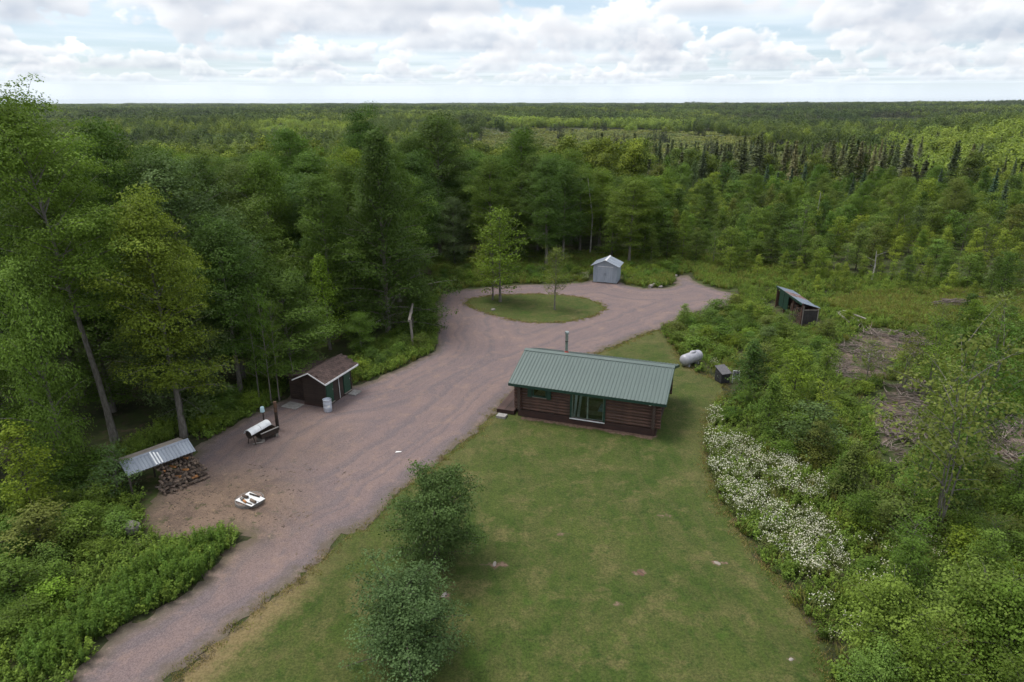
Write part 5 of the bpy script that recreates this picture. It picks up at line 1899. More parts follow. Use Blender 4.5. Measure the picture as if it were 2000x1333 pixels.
HERO = [
    ('maple_tree', 'tall0', 190, 235, 47, 4.0, DK, 'tall dark maple right beside the leaning maple'),
    ('maple_tree', 'tall1', 40, 250, 45, 4.2, DK, 'dark maple at the left edge behind the leaning maple'),
    ('maple_tree', 'round0', 30, 500, 33.5, 2.8, LT, 'low maple with broad sprays at the left edge below the leaning maple'),
    ('maple_tree', 'round2', 30, 640, 36, 2.4, MD, 'low maple at the left edge beside the long bare leaning trunk'),
    ('broadleaf_tree', 'round1', 432, 425, 48.5, 3.3, BL, 'silvery bluish broadleaf tree right of the yellow-green maple'),
    ('maple_tree', 'dense0', 545, 525, 48.5, 4.3, DK, 'broad dark maple overhanging the brown shed on its left'),
    ('birch_tree', 'cone0', 628, 498, 55, 2.4, YG, 'conical light yellow-green tree just behind the brown shed'),
    ('broadleaf_tree', 'huge', 735, 258, 59.5, 6.0, DK, 'huge dense dark tree left of the drive by the post frame'),
    ('broadleaf_tree', 'round1', 818, 545, 61.5, 2.3, DK, 'low dark tree leaning over the drive edge behind the post frame'),
    ('broadleaf_tree', 'round0', 700, 610, 54, 2.0, MD, 'low green tree right behind the brown shed roof'),
    ('broadleaf_tree', 'tall2', 700, 208, 79, 4.6, DK, 'round-topped tall dark tree peeking above the huge dense tree'),
    ('broadleaf_tree', 'tall3', 850, 223, 91, 5.2, DK, 'tall dark round tree standing clear above the drive left of the island trees'),
    ('broadleaf_tree', 'tall1', 800, 262, 90, 4.0, DK, 'dark tree pressed against the left side of the tall round tree'),
    ('broadleaf_tree', 'tall0', 1018, 250, 97, 4.6, MD, 'tall mid green tree behind the island pair of trees'),
    ('broadleaf_tree', 'dense0', 1090, 345, 92, 4.4, DK, 'dark dense tree between the island trees and the metal shed'),
    ('broadleaf_tree', 'dense1', 1010, 385, 90, 3.8, DK, 'low dark tree directly behind the island pair of trees'),
    ('broadleaf_tree', 'tall2', 1120, 292, 100, 4.4, MD, 'mid green tree above and left of the metal shed'),
    ('broadleaf_tree', 'round1', 885, 385, 86, 3.2, BL, 'bluish green tree low at the wood edge left of the island pair'),
    ('broadleaf_tree', 'cone1', 1265, 395, 90, 2.6, MD, 'conical mid green tree right behind the metal shed'),
    ('broadleaf_tree', 'cone0', 1200, 400, 91, 2.6, MD, 'conical tree straight behind the metal shed'),
    ('broadleaf_tree', 'tall0', 560, 250, 76, 4.2, MD, 'mid green treetop standing up left of the huge dense tree'),
    ('broadleaf_tree', 'round2', 510, 300, 62, 3.8, MD, 'mid green rounded tree behind the silvery bluish tree'),
    ('young_tree', 'young1', 1476, 664, 45.0, 2.0, DK, 'dense dark young tree right of the charcoal box'),
    ('young_tree', 'young3', 1590, 790, 36.8, 2.1, BL, 'rounded dark bluish bush tree right of the daisies'),
    ('young_tree', 'thin2', 1935, 600, 28.5, 3.3, OL, 'tall thin many-stemmed tree at the right edge'),
    ('young_tree', 'thin1', 1790, 625, 46, 1.9, OL, 'thin tree standing over the bare cleared ground'),
    ('young_tree', 'thin1', 1975, 610, 34, 2.6, MD, 'thin leafy tree at the right edge behind the many-stemmed tree'),
    ('young_tree', 'thin0', 1868, 700, 33, 2.0, OL, 'open olive tree left of the many-stemmed tree'),
    ('young_tree', 'thin0', 1708, 660, 47, 1.5, OL, 'slim olive tree at the left rim of the bare cleared ground'),
    ('young_tree', 'young2', 1650, 770, 43, 1.5, MD, 'young green tree between the dark bluish bush and the cleared ground'),
    ('young_tree', 'thin1', 1850, 610, 45, 2.0, MD, 'thin tree beyond the cleared ground left of the many-stemmed tree'),
    ('young_tree', 'young4', 1905, 575, 58, 1.9, DK, 'dark young tree beside the brush pile at the right'),
    ('young_tree', 'thin0', 1975, 560, 52, 2.2, LT, 'light green thin tree at the right edge above the brush pile'),
    ('young_tree', 'young1', 1660, 880, 32, 1.2, LT, 'bright sapling right of the daisies below the cleared ground'),
    ('young_tree', 'young0', 1338, 592, 60, .9, LT, 'large-leaved sapling at the edge where the lawn meets the loop'),
    ('young_maple', 'near_maple0', 1770, 1130, 19.6, 1.9, LT, 'light green maple crown nearest the lawn in the bottom right corner'),
    ('young_maple', 'near_maple1', 1910, 1100, 20.2, 2.3, LT, 'broad light green maple crown topping the bottom right corner'),
    ('young_maple', 'near_maple0', 2010, 1140, 18.8, 2.0, MD, 'maple crown cut by the right edge near the bottom corner'),
    ('young_maple', 'near_maple1', 1860, 1250, 17.6, 1.9, MD, 'low maple at the bottom edge right of the lawn'),
    ('young_maple', 'near_maple0', 1725, 1255, 18.0, 1.3, LT, 'small maple nearest the lower right corner of the lawn'),
    ('young_tree', 'thin1', 212, 872, 31.8, 1.7, BL, 'airy sapling covering the left end of the woodshed roof'),
    ('young_tree', 'young2', 110, 890, 33, 1.9, MD, 'leafy sapling left of the airy sapling by the woodshed'),
    ('young_tree', 'young3', 20, 830, 30, 1.8, YG, 'bright green sapling at the left edge level with the woodshed'),
    ('young_tree', 'young3', 60, 985, 27, 1.8, OL, 'olive bush at the left edge below the woodshed'),
    ('young_tree', 'young0', 150, 985, 28.5, 1.3, MD, 'green bush left of the large boulder'),
    ('young_tree', 'young3', 12, 1090, 23.5, 1.7, MD, 'bush at the lower left edge above the tall weeds'),
    ('young_tree', 'near_maple1', 40, 1185, 21.8, 1.5, MD, 'leafy bush in the bottom left corner'),
]
SMALL_NEAR = []
for (nm, key, px, py, Y, r, colr, lab) in HERO:
    hero(nm, key, px, py, Y, r, colr, lab)

for px, py, hh, lb in ((507, 783, 8.0, 'leftmost of three slim trunks left of the brown shed'), (530, 787, 8.6, 'middle of three slim trunks left of the brown shed'), (546, 782, 7.6, 'slim trunk nearest the brown shed, rightmost of three')):
    x, y = G(px, py)
    plant('slim_tree', 'thin0', x, y, hh, 1.3, MD, lb, 'tree')

# weathered standing dead trunks
SN = PR_SN = None


def snag(px, py, Y, label):
    X, h = top_at(px, py, Y)
    z = float(ground_z(X, Y))
    rng = random.Random(int(px))
    t = thing('dead_tree', label, 'dead tree', (X, Y, z))
    h = h - z
    b = MB().tube([(0, 0, 0), (rng.uniform(-.3, .3), 0, h * .5), (rng.uniform(-.8, .8), 0, h)], [.11, .08, .03], 6)
    b.build('trunk', M['birch'], t)
    for q in range(4):
        zz = h * rng.uniform(.45, .9)
        a = rng.uniform(0, 6.28)
        L = rng.uniform(.5, 1.4)
        MB().tube([(0, 0, zz), (math.cos(a) * L, math.sin(a) * L, zz + L * .5)], [.03, .01], 4).build('branch', M['birch'], t)


snag(1605, 375, 108, 'pale dead leaning trunk above the lean-to shed')
snag(1775, 390, 106, 'pale dead trunk in the young growth right of the lean-to')
snag(1712, 490, 78, 'slender bare pale trunk standing just beyond the lean-to')
snag(1158, 348, 93, 'white bare trunk in the trees left of the metal shed')
snag(1700, 690, 52, 'thin grey dead stem over the bare cleared ground')

# -------- fill: woods on the left and behind, regrowth on the right


def poisson(poly, dmin, rng, avoid=(), tries=9000, spacing=None):
    poly = np.asarray(poly, float)
    x0, y0 = poly.min(0)
    x1, y1 = poly.max(0)
    pts = []
    cell = {}
    X = rng.uniform(x0, x1, tries)
    Y = rng.uniform(y0, y1, tries)
    ok = inside(poly, X, Y)
    for a in avoid:
        ok &= ~inside(a, X, Y)
    for x, y in zip(X[ok], Y[ok]):
        d = dmin if spacing is None else dmin * spacing(x, y)
        c = (int(x // 8), int(y // 8))
        good = True
        for i in (-1, 0, 1):
            for j in (-1, 0, 1):
                for (p, q) in cell.get((c[0] + i, c[1] + j), ()):
                    if (p - x) ** 2 + (q - y) ** 2 < d * d:
                        good = False
                        break
                if not good:
                    break
            if not good:
                break
        if good:
            pts.append((x, y))
            cell.setdefault(c, []).append((x, y))
    return pts


def rect(cx, cy, w, h, a=0):
    c, s = math.cos(a), math.sin(a)
    return np.array([(cx + c * i * w - s * j * h, cy + s * i * w + c * j * h) for i, j in ((-.5, -.5), (.5, -.5), (.5, .5), (-.5, .5))])


TRUNK_GAP = np.array([G(100, 900), G(150, 1000), G(330, 960), G(330, 830), (-22, 42), (-27, 44)])
BUILT = [rect(-13.9, 44.9, 6.0, 6.0, 1.22), rect(-19.3, 33.6, 3.4, 5.2, -.65), rect(11.2, 79.3, 4.5, 4.5, -.18), rect(28.1, 64.8, 3.6, 8.0), rect(14.2, 51.4, 3, 3),
         rect(16.3, 47.3, 3.4, 4.6)]
rngF = np.random.RandomState(21)
WOODS = [G(-60, 1000), G(60, 960), G(215, 880), G(380, 835), G(520, 757), G(690, 705), G(790, 645), G(828, 585), G(862, 538), (-2, 84.5), (9, 86.5), (18, 88), (26, 112), (-100, 112), (-66, 44), (-44, 28)]
sk_x = [-200, 0, 100, 250, 400, 500, 560, 640, 720, 850, 940, 1020, 1100, 1170, 1250, 1400]
sk_y = [290, 300, 262, 268, 292, 290, 275, 290, 275, 262, 292, 275, 296, 320, 330, 335]
fill = []
taken = [(X, Y) for X, Y in [top_at(a[2], a[3], a[4])[:1] + (a[4],) for a in HERO]]
for (x, y) in poisson(WOODS, 4.3, rngF, BUILT + [TRUNK_GAP, rect(-10.5, 57.5, 9.5, 9.5), np.array([G(480, 800), G(575, 780), G(575, 745), G(480, 760)])]):
    if any((x - a) ** 2 + (y - b) ** 2 < 6 for a, b in taken):
        continue
    hm = rngF.uniform(11.5, 17.5)
    for _ in range(2):
        px, py = P(x, y, hm)
        ys = np.interp(px, sk_x, sk_y) + rngF.uniform(0, 18)
        v = (ys - 666) / F_PX
        hmax = CAM_H - y * (sP + cP * v) / (cP - sP * v)
        hm = min(hm, hmax)
    near_edge = y < 46 and x > -32
    if near_edge:
        hm = min(hm, rngF.uniform(8, 13))
    if hm < 4:
        continue
    px, py = P(x, y, hm * .8)
    if not (-130 < px < 2100):
        continue
    big = hm > 9.5
    key = ('tall%d' % rngF.randint(4)) if big else ('round%d' % rngF.randint(3))
    col = [DK, DK, MD, MD, BL, YG][rngF.choice(6, p=[.28, .2, .26, .12, .07, .07])]
    r = (2.9 + hm * .085) * rngF.uniform(.85, 1.15)
    fill.append((x, y, hm, r, key, col, px, py, 'woods'))

REG = [G(1222, 528), G(1330, 512), G(1430, 540), G(1515, 548), (31, 73), (37, 71), (60, 69), (90, 72), (175, 170), (40, 185), (24, 120), (18, 92)]
for (x, y) in poisson(REG, 2.7, rngF, BUILT, 12000, lambda x, y: .72 + max(0, y - 80) / 140 + .45 * max(0, float(fnoise(x, y, 21)))):
    far = (y - 78) / 90
    hm = rngF.uniform(2.6, 5.6) + 3.4 * np.clip(far, 0, 1) * rngF.uniform(.3, 1.3)
    hm *= 1 + .38 * float(np.clip(fnoise(y, x, 34), -.9, 1.1))
    if x < 24 and y > 88:
        hm += rngF.uniform(2, 5)
    if y < 84:
        hm *= .8
    px, py = P(x, y, float(ground_z(x, y)) + hm * .7)
    if not (-60 < px < 2080):
        continue
    key = ['young0', 'young1', 'young2', 'young3', 'young4', 'thin0', 'cone0', 'cone1'][rngF.choice(8, p=[.18, .15, .16, .13, .13, .09, .08, .08])]
    col = [MD, LT, YG, OL, DK, BL][rngF.choice(6, p=[.30, .22, .12, .20, .09, .07])]
    fill.append((x, y, hm, (.9 + hm * .17) * rngF.uniform(.85, 1.25), key, col, px, py, 'reg'))

for (x, y) in poisson(REG, 10.5, rngF, BUILT, 900):
    if y < 86:
        continue
    hm = rngF.uniform(7, 11)
    px, py = P(x, y, float(ground_z(x, y)) + hm * .7)
    if not (-60 < px < 2080):
        continue
    fill.append((x, y, hm, hm * .27 * rngF.uniform(.85, 1.2), ['round0', 'round1', 'tall2', 'cone1', 'round2'][rngF.randint(5)], [DK, MD, MD, LT, OL, YG][rngF.randint(6)], px, py, 'woods'))
# shrubs and saplings between the lawn and the cleared ground
W5 = [G(1312, 655), G(1345, 700), G(1405, 725), G(1440, 745), G(1420, 800), G(1425, 860), G(1520, 890), G(1620, 960), G(1660, 1080), G(1640, 1160), G(1720, 1330), (17, 14), (30, 14), (52, 40), (60, 69), (37, 70), (30, 60),
      (24, 61), G(1440, 590), G(1380, 615)]
sight = np.array([G(1490, 600), G(1510, 590), (26.4, 70), (26.4, 60.4), (30, 60.4), (29.0, 57.5), (25, 57.5), G(1500, 625)])
for (x, y) in poisson(W5, 1.5, rngF, BUILT + SLASH + [sight, np.array([G(1598, 596), G(1690, 575), (62, 74), (56, 62), G(1760, 636), G(1660, 612)])], 6000, lambda x, y: 1.0 + .5 * (fnoise(x, y, 14) > .2)):
    hm = rngF.uniform(.8, 1.9) * (1.25 if rngF.rand() < .2 else 1)
    px, py = P(x, y, hm * .6)
    if not (1200 < px < 2060 and py < 1400):
        continue
    if 1380 < px < 1450 and 690 < py < 760:
        hm *= .5
    if 1600 < px < 1860 and 615 < py < 960:
        if rngF.rand() < .55 or (px < 1715 and py < 680):
            continue
        hm *= .6
    key = 'shrub%d' % rngF.randint(5)
    col = [MD, LT, YG, OL, DK, BL][rngF.choice(6, p=[.30, .24, .16, .16, .07, .07])]
    fill.append((x, y, hm, hm * .62 * rngF.uniform(.8, 1.25) + .25, key, col, px, py, 'shrub'))
CLEAR = np.array([G(1590, 690), G(1700, 625), G(1860, 645), G(1870, 930), G(1800, 1010), G(1690, 960), G(1635, 800)])
PLANKS = np.array([G(1622, 604), G(1700, 618), G(1712, 668), G(1640, 672)])
OPENING = np.array([G(1598, 596), G(1690, 575), (62, 74), (56, 62), G(1760, 636), G(1660, 612)])
for (x, y) in poisson(W5, 2.6, rngF, BUILT + SLASH + [sight, OPENING, CLEAR, PLANKS, np.array([G(1384, 790), G(1380, 930), G(1480, 1090), G(1600, 1240), G(1720, 1200), G(1640, 1010), G(1520, 880), G(1440, 800)])], 2500):
    hm = rngF.uniform(2.2, 4.4)
    px, py = P(x, y, hm * .6)
    if not (1330 < px < 2060 and py < 1400) or (1370 < px < 1450 and py < 780):
        continue
    if y > 52 and x < 29:
        hm *= .62
    key = ['young0', 'young1', 'young2', 'young3', 'thin0', 'thin1'][rngF.randint(6)]
    col = [MD, LT, YG, OL, DK][rngF.choice(5, p=[.34, .26, .14, .16, .10])]
    fill.append((x, y, hm, (.55 + hm * .19) * rngF.uniform(.85, 1.25), key, col, px, py, 'sap'))
# shrubs along the wood edge
EDGE = [[G(398, 852), G(480, 808), G(545, 775), G(530, 745), G(380, 815)], [G(700, 735), G(780, 706), G(838, 674), G(835, 610), G(800, 640), G(740, 690)],
        [G(868, 560), G(1000, 550), G(1140, 545), (9, 84), (-3, 84), G(862, 535)], [G(1225, 548), G(1320, 536), G(1330, 515), G(1225, 525)],
        [G(-60, 1000), G(120, 930), G(250, 900), G(255, 1000), G(270, 1045), G(180, 1100), G(120, 1190), G(20, 1280), G(-80, 1280)]]
for ei, e in enumerate(EDGE):
    for (x, y) in poisson(e, 1.25 if ei != 4 else 1.4, rngF, BUILT, 1500):
        hm = rngF.uniform(.6, 1.5) * (1.3 if ei in (4,) else 1.0)
        px, py = P(x, y, hm * .6)
        if not (-40 < px < 2040 and py < 1400):
            continue
        col = [MD, LT, YG, OL, DK][rngF.choice(5, p=[.38, .22, .14, .12, .14])]
        fill.append((x, y, hm, hm * .6 * rngF.uniform(.8, 1.3) + .25, 'shrub%d' % rngF.randint(5), col, px, py, 'edge'))

# spruces
SPR = []
for k in range(95):
    px = rngF.uniform(1180, 1970) if rngF.rand() < .35 else rngF.normal(1570, 150)
    Y = rngF.uniform(165, 300)
    yt = np.interp(px, [1180, 1345, 1420, 1560, 1750, 1960], [258, 250, 238, 222, 240, 272]) + rngF.uniform(0, 40) + (290 - Y) * .12
    X, h = top_at(px, yt, Y)
    h -= float(ground_z(X, Y))
    h = float(np.clip(h, 6, 18))
    SPR.append((X, Y, h, h * .18 * rngF.uniform(.72, 1.4), SPT if (px > 1500 and rngF.rand() < .38) else (SP if rngF.rand() < .6 else SPO), px, yt))
for px, yt, Y in ((1478, 330, 130), (1500, 322, 133), (1520, 338, 128), (1548, 330, 140), (1575, 318, 142), (1592, 322, 138), (1557, 407, 104), (1690, 330, 135), (1620, 335, 138), (1668, 345, 128),
                  (1950, 330, 120), (1968, 352, 112), (1840, 330, 135), (1240, 260, 150), (1225, 268, 150), (1290, 262, 170), (1175, 262, 150)):
    X, h = top_at(px, yt, Y)
    h -= float(ground_z(X, Y))
    SPR.append((X, Y, float(np.clip(h, 3.5, 16)), float(np.clip(h, 3.5, 16)) * .17, SPB if Y < 145 else SP, px, yt))

LM = [('the cabin', 1150, 760), ('the brown shed', 630, 745), ('the woodshed', 320, 890), ('the metal shed', 1188, 522), ('the grass island', 1043, 600), ('the lean-to shed', 1557, 595), ('the gas tank', 1350, 698),
      ('the charcoal box', 1412, 735), ('the leaning maple', 120, 520), ('the huge dense tree', 730, 480), ('the tall round tree', 850, 330), ('the daisies', 1480, 960), ('the spruce stand', 1600, 255),
      ('the many-stemmed tree', 1920, 800), ('the cleared ground', 1740, 770), ('the plank pile', 1662, 624), ('the yellow-green maple', 340, 560), ('the bluish tree', 425, 560), ('the large boulder', 258, 1035),
      ('the post frame', 805, 640), ('the pale dead trunks', 1690, 430), ('the corner maples', 1850, 1180)]


def where(px, py):
    best = min(LM, key=lambda l: (l[1] - px) ** 2 + 1.6 * (l[2] - py) ** 2)
    dx, dy = px - best[1], py - best[2]
    d = math.hypot(dx, dy)
    if d < 45:
        w = 'right beside'
    elif abs(dx) > 1.8 * abs(dy):
        w = ('left of' if dx < 0 else 'right of')
    elif abs(dy) > 1.8 * abs(dx):
        w = ('behind' if dy < 0 else 'in front of')
    else:
        w = ('up-' if dy < 0 else 'down-') + ('left from' if dx < 0 else 'right from')
    far = 'close ' if d < 95 else ('' if d < 190 else 'well ')
    if w == 'right beside':
        far = ''
    return far + w + ' ' + best[0].replace('the pale dead trunks', 'the dead trunks')


ITEMS = []
lim = {'woods': 300, 'sap': 90, 'reg': 200, 'shrub': 210, 'edge': 160}
rest = []
for kind in lim:
    g = [f for f in fill if f[8] == kind]
    g.sort(key=lambda f: -(f[2] + f[3]) / math.hypot(f[0], f[1]))
    for i, f in enumerate(g):
        (ITEMS if i < lim[kind] else rest).append(f)
NM = {'woods': ('forest_tree', 'tree', 'trees of the mixed wood'), 'reg': ('regrowth_tree', 'young tree', 'young trees of the regrowth'), 'sap': ('sapling', 'young tree', 'saplings between lawn and cleared ground'), 'shrub': ('shrub', 'shrub', 'shrubs between lawn and cleared ground'),
      'edge': ('edge_shrub', 'shrub', 'shrubs along the wood edge')}
lab = {}
rec = []
for (x, y, h, r, key, col, px, py, kind) in ITEMS:
    n, cat, grp = NM[kind]
    size = {'woods': ('tall', 'medium', 'low')[0 if h > 14.5 else 1 if h > 10.5 else 2], 'reg': ('tall', 'medium', 'small')[0 if h > 6.5 else 1 if h > 4.2 else 2],
            'sap': ('tall', 'small')[0 if h > 3.2 else 1], 'shrub': ('tall', 'knee-high')[0 if h > 1.3 else 1], 'edge': ('tall', 'knee-high')[0 if h > 1.1 else 1]}[kind]
    form = 'thin ' if key.startswith('thin') else 'conical ' if key.startswith('cone') or key in ('young1', 'young4') else ''
    base = '%s %s %s%s %s' % (size, CNAME[col], form, {'woods': 'broadleaf tree', 'reg': 'young tree', 'sap': 'sapling', 'shrub': 'shrub', 'edge': 'wood-edge shrub'}[kind], where(px, py))
    t = plant(n, key, x, y, h, r, col, base, cat, grp)
    rec.append((t, base, px))
for (X, Y, h, r, col, px, py) in SPR:
    t = plant('spruce_tree', 'spruce%d' % rngF.randint(3), X, Y, h, r, col, '', 'tree', 'spruces of the far stand')
    base = '%s %s spruce %s' % ('tall' if h > 11 else 'short', CNAME[col], where(px, py))
    t['label'] = base
    rec.append((t, base, px))
for t, b, px in rec:
    lab.setdefault(b, []).append((px, t))
ORD = ['leftmost', 'second from left', 'third from left', 'fourth from left', 'fifth from left', 'sixth from left', 'seventh from left', 'eighth from left'] + [w + ' from left' for w in NTH[8:]]
for b, l in lab.items():
    if 1 < len(l) <= 20:
        l.sort(key=lambda q: q[0])
        for i, (px, t) in enumerate(l):
            t['label'] = b + ', ' + (ORD[i] if i < len(l) - 1 else 'rightmost')
if len(rest):
    mm = [broadleaf(160 + i, 6, .10, 1.9, 30, 'oval', leaf=.19, per=75, cr=.52, trunk_r=.07, leafm='leaf_mid', barkm='bark_dark', one=True, step=.95) for i in range(3)]
    mm += [broadleaf(170, 2, .08, 1.3, 22, 'round', leaf=.12, per=150, cr=.36, trunk_r=.03, ntrunk=3, leafm='leaf_mid', barkm='bark_dark', one=True, seg=4, step=.5)]
    rr = np.random.RandomState(8)
    pts = [(f[0], f[1], float(ground_z(f[0], f[1]))) for f in rest]
    idx = [3 if f[8] in ('shrub', 'edge') else rr.randint(3) for f in rest]
    scl = [f[2] / (2.0 if f[8] in ('shrub', 'edge') else 6.0) for f in rest]
    scatter('regrowth_thicket', pts, rr.uniform(0, 6.28, len(pts)), scl, idx, mm, 'more young growth filling the regrowth')

# ------------------------------------------------------------------ far woods, spruces, bog


def crowns_np(rng, n, Rr, h0, h1, cw, leaf, nleaf):
    """many small leafy crowns on a disc of radius Rr"""
    a = rng.uniform(0, 6.28, n)
    r = Rr * np.sqrt(rng.uniform(0, 1, n))
    h = rng.uniform(h0, h1, n)
    w = cw * rng.uniform(.75, 1.3, n) * (h / h1) ** .5
    t0 = rng.uniform(.1, .9, n)
    i = np.repeat(np.arange(n), nleaf)
    m = len(i)
    ph = rng.uniform(0, 6.28, m)
    cz = rng.uniform(-.75, 1, m)
    sr = np.sqrt(1 - cz ** 2)
    bump = 1 + .25 * np.sin(ph * 3 + i) * np.sin(cz * 5 + i * 2)
    rad = np.stack([np.cos(ph) * sr, np.sin(ph) * sr, cz], 1)
    c = np.stack([np.cos(a) * r, np.sin(a) * r, h * .62], 1)[i] + rad * np.stack([w[i] * bump, w[i] * bump, h[i] * .38 * bump], 1) * rng.uniform(.8, 1.02, (m, 1))
    Nn = norm(rad * 1.1 + np.array([0, 0, .35]) + rng.normal(0, .16, (m, 3)))
    Ax = rng.normal(0, 1, (m, 3))
    Ax = norm(Ax - Nn * np.sum(Ax * Nn, 1, keepdims=True))
    s = leaf * rng.uniform(.6, 1.3, m)
    V, Fq = leaf_quads(rng, c, Nn, Ax, s, s * .8)
    T = np.clip(t0[i] + rng.normal(0, .07, m), 0, 1)
    return V, Fq, np.repeat(T, 4)


def spikes_np(rng, n, Rr, h0, h1, cw, leaf, nleaf):
    a = rng.uniform(0, 6.28, n)
    r = Rr * np.sqrt(rng.uniform(0, 1, n))
    h = rng.uniform(h0, h1, n)
    t0 = rng.uniform(.1, .9, n)
    i = np.repeat(np.arange(n), nleaf)
    m = len(i)
    u = 1 - np.sqrt(rng.uniform(0, 1, m))
    ph = rng.uniform(0, 6.28, m)
    rr = cw * h[i] / h1 * (1 - u) ** .9 * rng.uniform(.3, 1, m) + .08
    c = np.stack([np.cos(a)[i] * r[i] + np.cos(ph) * rr, np.sin(a)[i] * r[i] + np.sin(ph) * rr, h[i] * (.08 + .92 * u) - rr * .2], 1)
    out = np.stack([np.cos(ph), np.sin(ph), -.25 + 0 * ph], 1)
    Nn = norm(np.array([0, 0, 1.]) + out * .5 + rng.normal(0, .4, (m, 3)))
    Ax = norm(out - Nn * np.sum(out * Nn, 1, keepdims=True))
    s = leaf * rng.uniform(.6, 1.3, m)
    V, Fq = leaf_quads(rng, c, Nn, Ax, s * 1.2, s * .7)
    return V, Fq, np.repeat(np.clip(t0[i] + rng.normal(0, .15, m), 0, 1), 4)


def far_mesh(fn, seed, mt, *a):
    V, Fq, T = fn(np.random.RandomState(seed), *a)
    return mesh_np('far_piece', V, [Fq], M[mt], {'tint': T})


def far_points(dmin, dmax, k, smin, rng, amax=.98):
    """jittered rings whose spacing grows with distance"""
    out = []
    d = dmin
    while d < dmax:
        s = max(smin, k * d)
        th = math.atan(amax)
        n = int(2 * th * d / s)
        a = (np.arange(n) + rng.uniform(.05, .95, n)) / n * 2 * th - th
        dd = d + rng.uniform(-.9, .9, n) * s
        a = a + rng.uniform(-.5, .5) * s / d
        out.append(np.stack([np.sin(a) * dd, np.cos(a) * dd, np.full(n, s)], 1))
        d += s
    return np.concatenate(out)


def make_far():
    rng = np.random.RandomState(77)
    p = far_points(104, 7500, .0235, 4.4, rng)
    x, y, s = p.T
    d = np.hypot(x, y)
    a = x / np.maximum(y, 1)
    keep = ~(inside(np.array(WOODS), x, y) | inside(np.array(REG), x, y)) & (y > 40)
    op = openness(x, y)
    n1 = fnoise(x, y, 150) + .6 * fnoise(y, x, 47)
    u = rng.rand(len(x))
    con = np.full(len(x), .16) + .16 * (n1 > .4)
    con = np.where((a < -.02) & (d > 200) & (d < 560), .46 + .12 * n1, con)
    con = np.where((a > .22) & (a < .62) & (d > 165) & (d < 360), .72, con)
    con = np.where((a > -.05) & (a < .3) & (d > 160) & (d < 340), .35, con)
    con = np.where(a > .6, .06, con)
    con = np.where((a > .16) & (d > 700), .62 + .25 * n1, con)
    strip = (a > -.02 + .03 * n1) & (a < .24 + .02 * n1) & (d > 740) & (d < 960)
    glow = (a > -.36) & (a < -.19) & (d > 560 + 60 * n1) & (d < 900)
    con = np.where((d > 1300), np.maximum(con, .45 + .3 * n1), con)
    con = np.where(strip | glow, .03, con)
    reg = np.where((a > .2) & (d < 520), .75, np.where((a > -.05) & (d < 300), .55, .06))
    reg = np.where((a > .22) & (a < .58) & (d > 165) & (d < 330), .35, reg)
    reg = np.where(strip | glow, .9, reg)
    reg = np.where((a > .5) & (d < 620), .85, reg)
    isop = (rng.rand(len(x)) < op * 1.05) & keep
    wood = keep & ~isop
    c_con = wood & (u < con)
    c_reg = wood & ~c_con & (rng.rand(len(x)) < reg)
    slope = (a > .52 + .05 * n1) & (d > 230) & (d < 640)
    c_sunlit = wood & ~c_con & (strip | glow | slope) & (rng.rand(len(x)) < .75)  # patches whose sunlight is put into the leaf colour
    c_reg &= ~c_sunlit
    c_bl = wood & ~c_con & ~c_reg & ~c_sunlit
    few = isop & (rng.rand(len(x)) < .035)
    c_con |= few
    gz = ground_z(x, y)
    band = lambda m, lo, hi: m & (d >= lo) & (d < hi)
    # kinds of pieces: single trees near by, groups of trees far off
    bl = [broadleaf(200 + i, 13, .15, 3.6, 34, 'oval', leaf=.28, per=46, cr=1.1, trunk_r=.16, leafm='leaf_far', barkm='bark_dark', one=True, seg=4, step=1.2) for i in range(3)]
    bl += [far_mesh(crowns_np, 210 + i, 'leaf_far', 6, 8.5, 8, 16, 3.6, .80, 340) for i in range(3)]
    bl += [far_mesh(crowns_np, 215 + i, 'leaf_far', 40, 34, 7, 17, 5.2, 1.7, 90) for i in range(3)]
    bl += [far_mesh(crowns_np, 218 + i, 'leaf_far', 170, 105, 8, 17, 7, 3.6, 40) for i in range(2)]

    def emit(name, m, meshes, counts, bands, hs, label):
        P_, S_, I_ = [], [], []
        base = 0
        for c, (lo, hi) in zip(counts, bands):
            q = np.where(band(m, lo, hi))[0]
            P_.append(np.stack([x[q], y[q], gz[q] - .2], 1))
            S_.append(hs[0] + (hs[1] - hs[0]) * rng.rand(len(q)))
            I_.append(base + rng.randint(0, c, len(q)))
            base += c
        P_ = np.concatenate(P_)
        scatter(name, P_, rng.uniform(0, 6.28, len(P_)), np.concatenate(S_), np.concatenate(I_), meshes, label, tilt=.02)
    bands = [(0, 300), (300, 900), (900, 2900), (2900, 9000)]
    emit('far_forest', c_bl, bl, (3, 3, 3, 2), bands, (.78, 1.12), 'far broadleaf woods reaching the horizon')
    cn = [conifer(230 + i, 12, 1.9, .05, lev=.7, leaf=.62, needlem='needle_far', one=True, sparse=(0, .25, .4)[i], dens=1.3) for i in range(3)]
    cn += [far_mesh(spikes_np, 235 + i, 'needle_far', 9, 8, 7, 14, 1.9, .8, 110) for i in range(3)]
    cn += [far_mesh(spikes_np, 240 + i, 'needle_far', 45, 30, 7, 14, 2.4, 1.8, 40) for i in range(2)]
    cn += [far_mesh(spikes_np, 245, 'needle_far', 200, 95, 7, 15, 4.5, 3.6, 20)]
    emit('far_spruces', c_con, cn, (3, 3, 2, 1), bands, (.7, 1.15), 'far dark spruces mixed through the woods')
    rg = [broadleaf(250 + i, 7, .08, 2.3, 34, ('oval', 'round', 'cone')[i], leaf=.24, per=52, cr=.72, trunk_r=.08, leafm='leaf_mid', barkm='bark_dark', one=True, seg=4, step=1.1) for i in range(3)]
    rg += [far_mesh(crowns_np, 260 + i, 'leaf_mid', 8, 8, 4, 10, 2.7, .8, 170) for i in range(3)]
